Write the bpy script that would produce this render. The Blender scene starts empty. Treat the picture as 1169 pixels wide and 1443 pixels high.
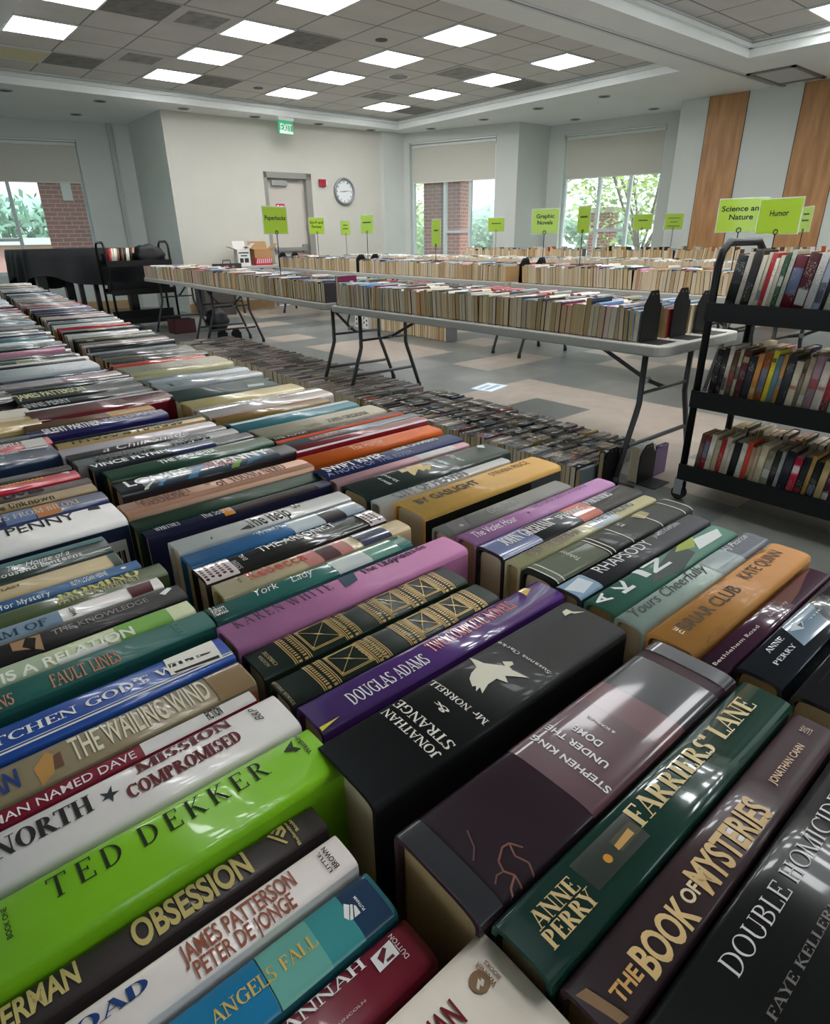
import bpy, bmesh, math, random
from mathutils import Vector, Matrix
S = bpy.context.scene
COL = S.collection
R = math.radians
H = 1.17                                    # camera height above the floor

# ---------------------------------------------------------------- camera, world, sun, exposure
cam_d = bpy.data.cameras.new('camera'); cam = bpy.data.objects.new('camera', cam_d); COL.objects.link(cam)
cam_d.sensor_fit = 'HORIZONTAL'; cam_d.sensor_width = 36; cam_d.lens = 36*864.59/1169
cam_d.clip_start = .02; cam_d.clip_end = 300
def cam_matrix(th, ro, yaw):
    F = Vector((math.cos(yaw)*math.cos(th), math.sin(yaw)*math.cos(th), -math.sin(th)))
    r = Vector((math.sin(yaw), -math.cos(yaw), 0)); d = F.cross(r)
    r2 = r*math.cos(ro)+d*math.sin(ro); d2 = d*math.cos(ro)-r*math.sin(ro)
    return Matrix(((r2.x, -d2.x, -F.x, 0), (r2.y, -d2.y, -F.y, 0), (r2.z, -d2.z, -F.z, H), (0, 0, 0, 1)))
cam.matrix_world = cam_matrix(.4210, .0146, .8704)
S.camera = cam
S.view_settings.view_transform = 'Standard'; S.view_settings.look = 'None'
S.view_settings.gamma = 1; S.view_settings.use_curve_mapping = False
S.view_settings.exposure = 1.08
PANEL = 9.0                                 # strength of the ceiling light panels
W = bpy.data.worlds.new('sky'); S.world = W; W.use_nodes = True
bg = W.node_tree.nodes['Background']; bg.inputs[0].default_value = (.80, .93, 1, 1); bg.inputs[1].default_value = 1.25
sun_d = bpy.data.lights.new('sun', 'SUN'); sun = bpy.data.objects.new('sun', sun_d); COL.objects.link(sun)
sun_d.energy = 1.2; sun_d.angle = R(8); sun_d.color = (1, .95, .86)
sun.rotation_euler = (R(35), R(18), R(10))

# ---------------------------------------------------------------- helpers
def lin(h):
    if not isinstance(h, str): return tuple(h)
    c = [int(h[i:i+2], 16)/255 for i in (0, 2, 4)]
    return tuple(x/12.92 if x <= .04045 else ((x+.055)/1.055)**2.4 for x in c)
MATS = {}
def mat(name, col='808080', rough=.5, metal=0, coat=0, emit=None, es=1, noise=0, nscale=30, bump=0, bscale=200, trans=0, spec=.5, alpha=1):
    if name in MATS: return MATS[name]
    m = bpy.data.materials.new(name); m.use_nodes = True; N = m.node_tree.nodes; L = m.node_tree.links
    b = N['Principled BSDF']; c = lin(col)
    b.inputs['Base Color'].default_value = (*c, 1); b.inputs['Roughness'].default_value = rough
    b.inputs['Metallic'].default_value = metal; b.inputs['Coat Weight'].default_value = coat
    b.inputs['Coat Roughness'].default_value = .06; b.inputs['Specular IOR Level'].default_value = spec
    b.inputs['Transmission Weight'].default_value = trans; b.inputs['Alpha'].default_value = alpha
    if emit: b.inputs['Emission Color'].default_value = (*lin(emit), 1); b.inputs['Emission Strength'].default_value = es
    if noise or bump:
        t = N.new('ShaderNodeTexCoord')
    if noise:
        n = N.new('ShaderNodeTexNoise'); n.inputs['Scale'].default_value = nscale; n.inputs['Detail'].default_value = 4
        L.new(t.outputs['Object'], n.inputs['Vector'])
        r = N.new('ShaderNodeMapRange'); r.inputs['From Min'].default_value = .3; r.inputs['From Max'].default_value = .7
        r.inputs['To Min'].default_value = 1-noise; r.inputs['To Max'].default_value = 1+noise*.6
        L.new(n.outputs['Fac'], r.inputs['Value'])
        x = N.new('ShaderNodeVectorMath'); x.operation = 'SCALE'; x.inputs[0].default_value = c
        L.new(r.outputs['Result'], x.inputs['Scale']); L.new(x.outputs['Vector'], b.inputs['Base Color'])
    if bump:
        n2 = N.new('ShaderNodeTexNoise'); n2.inputs['Scale'].default_value = bscale; L.new(t.outputs['Object'], n2.inputs['Vector'])
        bp = N.new('ShaderNodeBump'); bp.inputs['Strength'].default_value = bump; bp.inputs['Distance'].default_value = .002
        L.new(n2.outputs['Fac'], bp.inputs['Height']); L.new(bp.outputs['Normal'], b.inputs['Normal'])
    MATS[name] = m; return m

def link(name, me, parent=None, loc=None, rz=0):
    o = bpy.data.objects.new(name, me); COL.objects.link(o)
    if parent: o.parent = parent
    if loc is not None: o.location = loc
    if rz: o.rotation_euler.z = rz
    return o
def thing(name, label, cat, loc=(0, 0, 0), rz=0, group=None):
    return tag(link(name, None, None, loc, rz), label, cat, group)
def tag(o, label=None, cat=None, group=None, kind=None):
    if label: o['label'] = label
    if cat: o['category'] = cat
    if group: o['group'] = group
    if kind: o['kind'] = kind
    return o
def struct(o): o['kind'] = 'structure'; return o

class MB:                                   # a mesh under construction: boxes, prisms, tubes in one mesh
    def __init__(s): s.v = []; s.f = []; s.m = []; s.mats = []
    def mi(s, m):
        if m not in s.mats: s.mats.append(m)
        return s.mats.index(m)
    def add(s, vs, fs, m):
        k = len(s.v); i = s.mi(m); s.v += [tuple(v) for v in vs]
        for f in fs: s.f.append(tuple(a+k for a in f)); s.m.append(i)
        return s
    def box(s, x0, x1, y0, y1, z0, z1, m):
        vs = [(x, y, z) for z in (z0, z1) for y in (y0, y1) for x in (x0, x1)]
        return s.add(vs, [(0, 2, 3, 1), (4, 5, 7, 6), (0, 1, 5, 4), (2, 6, 7, 3), (0, 4, 6, 2), (1, 3, 7, 5)], m)
    def prism(s, pts, z0, z1, m):
        n = len(pts)
        vs = [(x, y, z0) for x, y in pts]+[(x, y, z1) for x, y in pts]
        fs = [tuple(range(n-1, -1, -1)), tuple(range(n, 2*n))]+[(i, (i+1) % n, n+(i+1) % n, n+i) for i in range(n)]
        return s.add(vs, fs, m)
    def quad(s, a, b, c, d, m): return s.add([a, b, c, d], [(0, 1, 2, 3)], m)
    def tube(s, pts, r, m, n=8, closed=False):
        pts = [Vector(p) for p in pts]; rings = []; up = None
        for i, p in enumerate(pts):
            a = pts[i-1] if i or closed else pts[0]; b = pts[(i+1) % len(pts)] if i < len(pts)-1 or closed else pts[-1]
            t = (b-a).normalized()
            if up is None: up = Vector((0, 0, 1)) if abs(t.z) < .9 else Vector((1, 0, 0))
            u = (up-t*up.dot(t)).normalized(); w = t.cross(u); up = u
            rings.append([p+(u*math.cos(2*math.pi*k/n)+w*math.sin(2*math.pi*k/n))*r for k in range(n)])
        vs = [v for g in rings for v in g]; fs = []
        for i in range(len(rings) if closed else len(rings)-1):
            j = (i+1) % len(rings)
            for k in range(n): fs.append((i*n+k, i*n+(k+1) % n, j*n+(k+1) % n, j*n+k))
        if not closed: fs += [tuple(range(n-1, -1, -1)), tuple(range(len(vs)-n, len(vs)))]
        return s.add(vs, fs, m)
    def disc(s, c, r, z0, z1, m, n=24):
        return s.prism([(c[0]+r*math.cos(2*math.pi*k/n), c[1]+r*math.sin(2*math.pi*k/n)) for k in range(n)], z0, z1, m)
    def mesh(s, name, smooth=False):
        me = bpy.data.meshes.new(name); me.from_pydata(s.v, [], s.f)
        for m in s.mats: me.materials.append(m)
        me.polygons.foreach_set('material_index', s.m)
        if smooth: me.polygons.foreach_set('use_smooth', [True]*len(s.f))
        me.update(); return me
    def obj(s, name, parent=None, loc=None, rz=0, smooth=False, bevel=0):
        o = link(name, s.mesh(name, smooth), parent, loc, rz)
        if bevel:
            b = o.modifiers.new('bevel', 'BEVEL'); b.width = bevel; b.segments = 3; b.limit_method = 'ANGLE'
        return o

# ---------------------------------------------------------------- lettering
# a small serif capital alphabet: l = bar, a = arc (centre, radii, angles), s = serif
_A = {
'A': (.74, 'l.08,0,.36,1,t l.36,1,.66,0,T l.19,.34,.54,.34,t s.08,0 s.66,0'),
'B': (.66, 'l.17,0,.17,1,T l.08,1,.3,1,t l.08,0,.3,0,t l.17,.52,.32,.52,t a.3,.76,.25,.24,-90,90 a.3,.26,.31,.26,-90,90'),
'C': (.72, 'a.42,.5,.37,.5,48,312 l.68,.74,.68,.97,t'),
'D': (.78, 'l.17,0,.17,1,T l.08,1,.3,1,t l.08,0,.3,0,t a.3,.5,.42,.5,-90,90'),
'E': (.62, 'l.17,0,.17,1,T l.08,1,.56,1,t l.17,.52,.42,.52,t l.08,0,.58,0,t l.56,.78,.56,1,t l.58,0,.58,.24,t l.42,.42,.42,.62,t'),
'F': (.58, 'l.17,0,.17,1,T l.08,1,.55,1,t l.17,.5,.42,.5,t s.17,0 l.55,.76,.55,1,t l.42,.4,.42,.6,t'),
'G': (.78, 'a.42,.5,.37,.5,48,312 l.68,.74,.68,.97,t l.64,.06,.64,.42,T s.64,.42'),
'H': (.80, 'l.17,0,.17,1,T l.63,0,.63,1,T l.17,.51,.63,.51,t s.17,0 s.17,1 s.63,0 s.63,1'),
'I': (.34, 'l.17,0,.17,1,T s.17,0 s.17,1'),
'J': (.44, 'l.28,.2,.28,1,T s.28,1 a.12,.17,.16,.19,180,360'),
'K': (.74, 'l.17,0,.17,1,T l.2,.42,.6,1,t l.32,.55,.64,0,T s.17,0 s.17,1 s.6,1 s.65,0'),
'L': (.60, 'l.17,0,.17,1,T s.17,1 l.08,0,.57,0,t l.57,0,.57,.26,t'),
'M': (.94, 'l.12,0,.12,1,t l.12,1,.45,.02,T l.45,.02,.79,1,t l.79,0,.79,1,T s.12,0 s.1,1 s.79,0 s.81,1'),
'N': (.80, 'l.13,0,.13,1,t l.13,1,.66,0,T l.66,0,.66,1,t s.13,0 s.1,1 s.66,1'),
'O': (.80, 'a.4,.5,.37,.51,0,360'),
'P': (.62, 'l.17,0,.17,1,T s.17,0 l.08,1,.3,1,t l.17,.46,.3,.46,t a.3,.73,.28,.27,-90,90'),
'Q': (.80, 'a.4,.5,.37,.51,0,360 l.45,.12,.74,-.14,T'),
'R': (.72, 'l.17,0,.17,1,T s.17,0 l.08,1,.3,1,t l.17,.5,.3,.5,t a.3,.75,.27,.25,-90,90 l.33,.5,.64,0,T s.66,0'),
'S': (.56, 'a.28,.75,.22,.26,40,270 a.27,.26,.24,.27,-145,90 l.49,.8,.49,.98,t l.05,.02,.05,.24,t'),
'T': (.68, 'l.34,0,.34,1,T s.34,0 l.04,1,.64,1,t l.04,.78,.04,1,t l.64,.78,.64,1,t'),
'U': (.78, 'l.17,.3,.17,1,T s.17,1 l.64,.3,.64,1,t s.64,1 a.405,.3,.27,.31,180,360'),
'V': (.74, 'l.08,1,.37,0,T l.37,0,.66,1,t s.08,1 s.66,1'),
'W': (1.0, 'l.07,1,.3,0,T l.3,0,.5,.92,t l.5,.92,.71,0,T l.71,0,.92,1,t s.07,1 s.5,1 s.92,1'),
'X': (.72, 'l.1,1,.61,0,T l.1,0,.61,1,t s.1,1 s.61,1 s.1,0 s.61,0'),
'Y': (.70, 'l.08,1,.35,.45,T l.62,1,.35,.45,t l.35,0,.35,.45,T s.08,1 s.62,1 s.35,0'),
'Z': (.66, 'l.08,1,.58,1,t l.58,1,.08,0,T l.08,0,.6,0,t l.08,.78,.08,1,t l.6,0,.6,.22,t'),
"'": (.2, 'l.1,.7,.1,1,T'), ',': (.22, 'l.1,-.12,.12,.08,T'), ' ': (.34, ''), '.': (.2, 'l.1,0,.1,.1,T'),
'&': (.82, 'a.3,.77,.17,.23,0,360 a.3,.27,.27,.28,90,330 l.26,.62,.72,0,T l.5,.16,.7,.46,t s.7,.46'),
}
_cache = {}
def _glyph(ch, T, t):
    k = (ch, T, t)
    if k in _cache: return _cache[k]
    w, spec = _A[ch]; vs = []; fs = []
    def quad(p):
        n = len(vs); vs.extend(p); fs.append(tuple(range(n, n+4)))
    for tok in spec.split():
        c = tok[0]; a = tok[1:].split(',')
        if c == 'l':
            x0, y0, x1, y1 = map(float, a[:4]); h = (T if a[4] == 'T' else t)/2
            dx, dy = x1-x0, y1-y0; L = math.hypot(dx, dy)
            if abs(dx) < 1e-6 or abs(dy) > .3:      # stems keep a flat top: widen sideways
                q = h if abs(dx) < 1e-6 else h*L/abs(dy)*.92
                quad([(x0-q, y0), (x0+q, y0), (x1+q, y1), (x1-q, y1)])
            else:
                s_ = -1 if y0 > .8 else (1 if y0 < .1 else 0)  # keep bars inside the cap height
                o = s_*h; quad([(x0, y0-h+o), (x1, y1-h+o), (x1, y1+h+o), (x0, y0+h+o)])
        elif c == 's':
            x, y = map(float, a); h = t*.8; w2 = .06+T*.55
            y0 = y if y < .5 else y-h
            quad([(x-w2, y0), (x+w2, y0), (x+w2, y0+h), (x-w2, y0+h)])
        else:
            cx, cy, rx, ry, a0, a1 = map(float, a); n = max(6, int(abs(a1-a0)/14)); pr = None
            for i in range(n+1):
                g = R(a0+(a1-a0)*i/n); co, si = math.cos(g), math.sin(g)
                o = (cx+rx*co, cy+ry*si); q = (cx+(rx-T)*co, cy+(ry-t)*si)
                if pr: quad([pr[1], pr[0], o, q])
                pr = (o, q)
    _cache[k] = (vs, fs, w); return _cache[k]
def _bfont(s, bold, shear):
    k = ('bf', s, bold, shear)
    if k in _cache: return _cache[k]
    cu = bpy.data.curves.new('lettering', 'FONT'); cu.body = s; cu.size = 1; cu.offset = bold; cu.shear = shear; cu.resolution_u = 4
    o = bpy.data.objects.new('lettering', cu); COL.objects.link(o)
    me = o.to_mesh(); vs = [(v.co.x/.72, v.co.y/.72) for v in me.vertices]; fs = [tuple(p.vertices) for p in me.polygons]
    o.to_mesh_clear(); bpy.data.objects.remove(o); bpy.data.curves.remove(cu)
    # weld faces that came out flipped
    out = []
    for f in fs:
        ar = sum(vs[f[i]][0]*vs[f[(i+1) % len(f)]][1]-vs[f[(i+1) % len(f)]][0]*vs[f[i]][1] for i in range(len(f)))
        out.append(f if ar > 0 else f[::-1])
    _cache[k] = (vs, out); return _cache[k]
STY = {'serifw': (.12, .05), 'serifl': (.10, .045), 'serif': (.15, .07), 'serifb': (.2, .06), 'slabb': (.22, .1)}
def text2d(s, style):                       # flat outline: vertices, faces; x spans 0..1, cap height 0..1
    if style in STY:
        T, t = STY[style]; vs = []; fs = []; x = 0
        for ch in s:
            if ch in _A: v, f, w = _glyph(ch, T, t)
            else:
                v, f = _bfont(ch, .006 if style == 'serif' else .02, 0); w = (max((p[0] for p in v), default=.3)+.1)
            k = len(vs); vs += [(x+p[0], p[1]) for p in v]; fs += [tuple(i+k for i in g) for g in f]; x += w+(.22 if style == 'serifw' and ch != ' ' else 0)
    else:
        b, sh = {'sans': (.002, 0), 'bold': (.022, 0), 'boldn': (.03, 0), 'narrow': (.014, 0), 'script': (-.002, .42)}[style]
        vs, fs = _bfont(s, b, sh)
    if not vs: return [], []
    a = min(v[0] for v in vs); b = max(v[0] for v in vs)
    return [((v[0]-a)/(b-a), v[1]) for v in vs], fs

# ---------------------------------------------------------------- books
def paper_mat():
    if 'page_paper' in MATS: return MATS['page_paper']
    m = mat('page_paper', 'cfc3ad', .9); N = m.node_tree.nodes; L = m.node_tree.links; b = N['Principled BSDF']
    t = N.new('ShaderNodeTexCoord'); mp = N.new('ShaderNodeMapping'); mp.inputs['Scale'].default_value = (6, 1400, 6)
    n = N.new('ShaderNodeTexNoise'); n.inputs['Scale'].default_value = 1; n.inputs['Detail'].default_value = 2
    oi = N.new('ShaderNodeObjectInfo'); r = N.new('ShaderNodeValToRGB')
    r.color_ramp.elements[0].color = (*lin('c9bea9'), 1); r.color_ramp.elements[1].color = (*lin('f4ece0'), 1)
    mx = N.new('ShaderNodeMix'); mx.data_type = 'RGBA'; mx.blend_type = 'MULTIPLY'; mx.inputs[0].default_value = 1
    r2 = N.new('ShaderNodeValToRGB'); e = r2.color_ramp.elements
    e[0].color = (*lin('b89c70'), 1); e[1].color = (*lin('ece2d2'), 1); e.new(.45).color = (*lin('d6c3a0'), 1)
    L.new(t.outputs['Object'], mp.inputs['Vector']); L.new(mp.outputs['Vector'], n.inputs['Vector']); L.new(n.outputs['Fac'], r.inputs['Fac'])
    L.new(oi.outputs['Random'], r2.inputs['Fac']); L.new(r.outputs['Color'], mx.inputs[6]); L.new(r2.outputs['Color'], mx.inputs[7])
    L.new(mx.outputs[2], b.inputs['Base Color']); return m
def cover_mat(name, rough, coat, spec=.5):           # cover tinted by the object's own colour, with faint printed marks along the spine
    m = mat(name, '808080', rough, coat=coat, spec=spec); N = m.node_tree.nodes; L = m.node_tree.links; b = N['Principled BSDF']
    oi = N.new('ShaderNodeObjectInfo'); t = N.new('ShaderNodeTexCoord')
    sh = N.new('ShaderNodeVectorMath'); sh.operation = 'MULTIPLY_ADD'
    cv = N.new('ShaderNodeCombineXYZ'); L.new(oi.outputs['Random'], cv.inputs[0]); L.new(oi.outputs['Random'], cv.inputs[1])
    sh.inputs[1].default_value = (9, 3, 0); sh.inputs[2].default_value = (0, 0, 0)
    L.new(cv.outputs[0], sh.inputs[0]); ad = N.new('ShaderNodeVectorMath'); ad.operation = 'ADD'
    L.new(t.outputs['Object'], ad.inputs[0]); L.new(sh.outputs[0], ad.inputs[1])
    def noise(scale, vec, lo, hi, a, c):
        mp = N.new('ShaderNodeMapping'); mp.inputs['Scale'].default_value = scale; L.new(vec, mp.inputs['Vector'])
        n = N.new('ShaderNodeTexNoise'); n.inputs['Scale'].default_value = 1; n.inputs['Detail'].default_value = 1; L.new(mp.outputs[0], n.inputs['Vector'])
        r = N.new('ShaderNodeMapRange'); r.inputs['From Min'].default_value = lo; r.inputs['From Max'].default_value = hi
        r.inputs['To Min'].default_value = a; r.inputs['To Max'].default_value = c; L.new(n.outputs['Fac'], r.inputs['Value']); return r.outputs[0]
    marks = noise((260, 130, .1), ad.outputs[0], .5, .62, 0, .45); zones = noise((16, 9, .1), ad.outputs[0], .5, .54, 0, 1)
    block = noise((9, .5, .1), ad.outputs[0], .58, .6, 0, .8)
    # lettering only on the middle of the spine, which faces up
    g = N.new('ShaderNodeNewGeometry'); sp = N.new('ShaderNodeSeparateXYZ'); so = N.new('ShaderNodeSeparateXYZ')
    L.new(t.outputs['Normal'], so.inputs[0]); gt = N.new('ShaderNodeMath'); gt.operation = 'GREATER_THAN'; gt.inputs[1].default_value = .8; L.new(so.outputs[2], gt.inputs[0])
    def mul(a, c):
        k = N.new('ShaderNodeMath'); k.operation = 'MULTIPLY'; L.new(a, k.inputs[0]); L.new(c, k.inputs[1]); return k.outputs[0]
    mk = mul(mul(marks, zones), gt.outputs[0]); bl = mul(block, gt.outputs[0])
    cm = N.new('ShaderNodeVectorMath'); cm.operation = 'LENGTH'; L.new(oi.outputs['Color'], cm.inputs[0])
    ink = N.new('ShaderNodeValToRGB'); ink.color_ramp.interpolation = 'CONSTANT'
    ink.color_ramp.elements[0].color = (.42, .41, .37, 1); ink.color_ramp.elements[1].position = .62; ink.color_ramp.elements[1].color = (.05, .04, .04, 1)
    L.new(cm.outputs['Value'], ink.inputs['Fac'])
    tint = N.new('ShaderNodeValToRGB'); tint.color_ramp.interpolation = 'CONSTANT'; e = tint.color_ramp.elements
    e[0].color = (.62, .61, .58, 1); e[1].position = .25; e[1].color = (.03, .03, .035, 1); e.new(.5).color = (.30, .05, .05, 1); e.new(.65).color = (.10, .16, .25, 1); e.new(.8).color = (.5, .4, .22, 1)
    L.new(oi.outputs['Random'], tint.inputs['Fac'])
    a = N.new('ShaderNodeMix'); a.data_type = 'RGBA'; L.new(bl, a.inputs[0]); L.new(oi.outputs['Color'], a.inputs[6]); L.new(tint.outputs[0], a.inputs[7])
    c = N.new('ShaderNodeMix'); c.data_type = 'RGBA'; L.new(mk, c.inputs[0]); L.new(a.outputs[2], c.inputs[6]); L.new(ink.outputs[0], c.inputs[7])
    L.new(c.outputs[2], b.inputs['Base Color']); return m
COVER_G = cover_mat('glossy_cover', .22, .5); COVER_M = cover_mat('matt_cover', .5, .05, .25)
PAPER = paper_mat()

def spine_z(y, T, Wd, h, p=4.0):
    u = min(abs(2*y/T-1), .995); return Wd-h*(1-(1-u**p)**(1/p))
def jacket(mb, L, T, Wd, h, m, t=.0028, n=12):
    ys = [T/2*(1-math.cos(math.pi*i/n)) for i in range(n+1)]
    out = [(0, 0)]+[(y, Wd-h if i in (0, n) else spine_z(y, T, Wd, h)) for i, y in enumerate(ys)]+[(T, 0)]
    ti = T-2*t; inn = [(t, 0)]+[(t+y/T*ti, Wd-h-t*.3 if i in (0, n) else spine_z(y, T, Wd, h)-t) for i, y in enumerate(ys)]+[(T-t, 0)]
    k = len(out); vs = []
    for x in (0, L):
        vs += [(x, y, z) for y, z in out]+[(x, y, z) for y, z in inn]
    o2 = 2*k; fs = []
    for i in range(k-1):
        fs.append((i, i+1, o2+i+1, o2+i)); fs.append((k+i+1, k+i, o2+k+i, o2+k+i+1))
        fs.append((i+1, i, k+i, k+i+1)); fs.append((o2+i, o2+i+1, o2+k+i+1, o2+k+i))
    fs += [(0, o2, o2+k, k), (k-1, 2*k-1, o2+2*k-1, o2+k-1)]
    mb.add(vs, fs, m)
def pages(mb, L, T, Wd, h, m, t=.0028, ins=.004, n=8, gap=.003):
    a, c = t+.0003, T-t-.0003; ti = c-a
    ys = [ti/2*(1-math.cos(math.pi*i/n)) for i in range(n+1)]
    pr = [(a, .004)]+[(a+y, (Wd-h if i in (0, n) else spine_z(y, ti, Wd, h))-t-gap) for i, y in enumerate(ys)]+[(c, .004)]
    k = len(pr); vs = [(x, y, z) for x in (ins, L-ins) for y, z in pr]
    fs = [(i, i+1, k+i+1, k+i) for i in range(k-1)]+[(k-1, 0, k, 2*k-1), tuple(range(k-1, -1, -1)), tuple(range(k, 2*k))]
    mb.add(vs, fs, m)
def smooth_spine(me):
    for p in me.polygons: p.use_smooth = abs(p.normal.x) < .5 and abs(p.normal.z) > .15

HERO_MAT = {}
def cmat(col, fl):
    rough, coat = {'g': (.3, .4), 'G': (.2, .7), 'm': (.5, .08), 'L': (.42, .15)}[fl]
    c = [min(.82, v*1.12) for v in lin(col)] if max(lin(col)) < .72 else lin(col)
    return mat(f'cover_{col}_{fl}', c, rough, spec=.2 if fl == 'm' else .32, coat=coat, noise=.10, nscale=26, bump=.05 if fl == 'm' else .012, bscale=420 if fl == 'm' else 45)
def ink(col, fl): return mat(f'ink_{col}_{fl}', col, {'g': .35, 'G': .22, 'm': .55, 'L': .35}[fl], spec=.2 if fl == 'm' else .4, coat=.6 if fl == 'G' else 0, metal=.35 if fl == 'L' else 0)
def overlay(mb, verts, faces, T, Wd, h, m, eps):
    """lay a flat (x, y) pattern onto the curved spine"""
    bm = bmesh.new(); bv = [bm.verts.new((x, y, 0)) for x, y in verts]
    for f in faces:
        try: bm.faces.new([bv[i] for i in f])
        except ValueError: pass
    y0 = min(v[1] for v in verts); y1 = max(v[1] for v in verts)
    for k in (.01, .03, .07, .13, .22, .35, .5, .65, .78, .87, .93, .97, .99):
        y = k*T
        if y0 < y < y1: bmesh.ops.bisect_plane(bm, geom=bm.verts[:]+bm.edges[:]+bm.faces[:], plane_co=(0, y, 0), plane_no=(0, 1, 0))
    bm.verts.index_update(); vs = []
    for v in bm.verts:
        y = min(max(v.co.y, .0004), T-.0004); d = .0005
        z = spine_z(y, T, Wd, h); s = (spine_z(min(y+d, T-1e-5), T, Wd, h)-spine_z(max(y-d, 1e-5), T, Wd, h))/(2*d); n = math.hypot(s, 1)
        vs.append((v.co.x, y-eps*s/n, z+eps/n))
    mb.add(vs, [tuple(v.index for v in f.verts) for f in bm.faces], m); bm.free()
def strip(mb, x0, x1, ya, yb, T, Wd, h, m, eps):
    overlay(mb, [(x0, ya), (x1, ya), (x1, yb), (x0, yb)], [(0, 1, 2, 3)], T, Wd, h, m, eps)
def gilt(mb, L, T, Wd, h, fl):
    g = ink('b89c5e', fl); e = .0005
    def bar(x0, x1, a=.03, b=.97): strip(mb, x0*L, x1*L, a*T, b*T, T, Wd, h, g, e)
    for c in (.16, .385, .545, .72, .89):
        for d in (-.034, -.026, .026, .034): bar(c+d-.002, c+d+.002)
        for i in range(13):
            y = (.05+.9*i/12)*T
            for d in (-.013, .013): strip(mb, (c+d-.007)*L, (c+d+.007)*L, y-.0007, y+.0007, T, Wd, h, g, e)
    for a, b in ((.21, .345), (.585, .68), (.76, .85)):
        X0, X1 = a*L, b*L; Y0, Y1 = .12*T, .88*T; cx, cy = (X0+X1)/2, (Y0+Y1)/2; w = .00035
        for q in (0, .0012):
            for s in ((X0+q, X1-q, Y0+q-w, Y0+q+w), (X0+q, X1-q, Y1-q-w, Y1-q+w), (X0+q-w, X0+q+w, Y0+q, Y1-q), (X1-q-w, X1-q+w, Y0+q, Y1-q)): strip(mb, *s, T, Wd, h, g, e)
        for sx, sy in ((1, 1), (1, -1), (-1, 1), (-1, -1)):
            ex, ey = cx+sx*(X1-X0)*.45, cy+sy*(Y1-Y0)*.43
            overlay(mb, [(cx-w, cy), (cx+w, cy), (ex+w, ey), (ex-w, ey)], [(0, 1, 2, 3) if sy > 0 else (3, 2, 1, 0)], T, Wd, h, g, e)
            mx, my = cx+sx*.0035, cy+sy*.0035
            overlay(mb, [(cx-.0007, cy-.0007), (cx+.0007, cy+.0007), (mx, my), (mx-.0005, my)], [(0, 1, 2, 3)], T, Wd, h, g, e+.0001)
            overlay(mb, [(ex+.0011*math.cos(k*1.047), ey+.0011*math.sin(k*1.047)) for k in range(6)], [tuple(range(6))], T, Wd, h, g, e+.0001)
TABLE = .74
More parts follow.
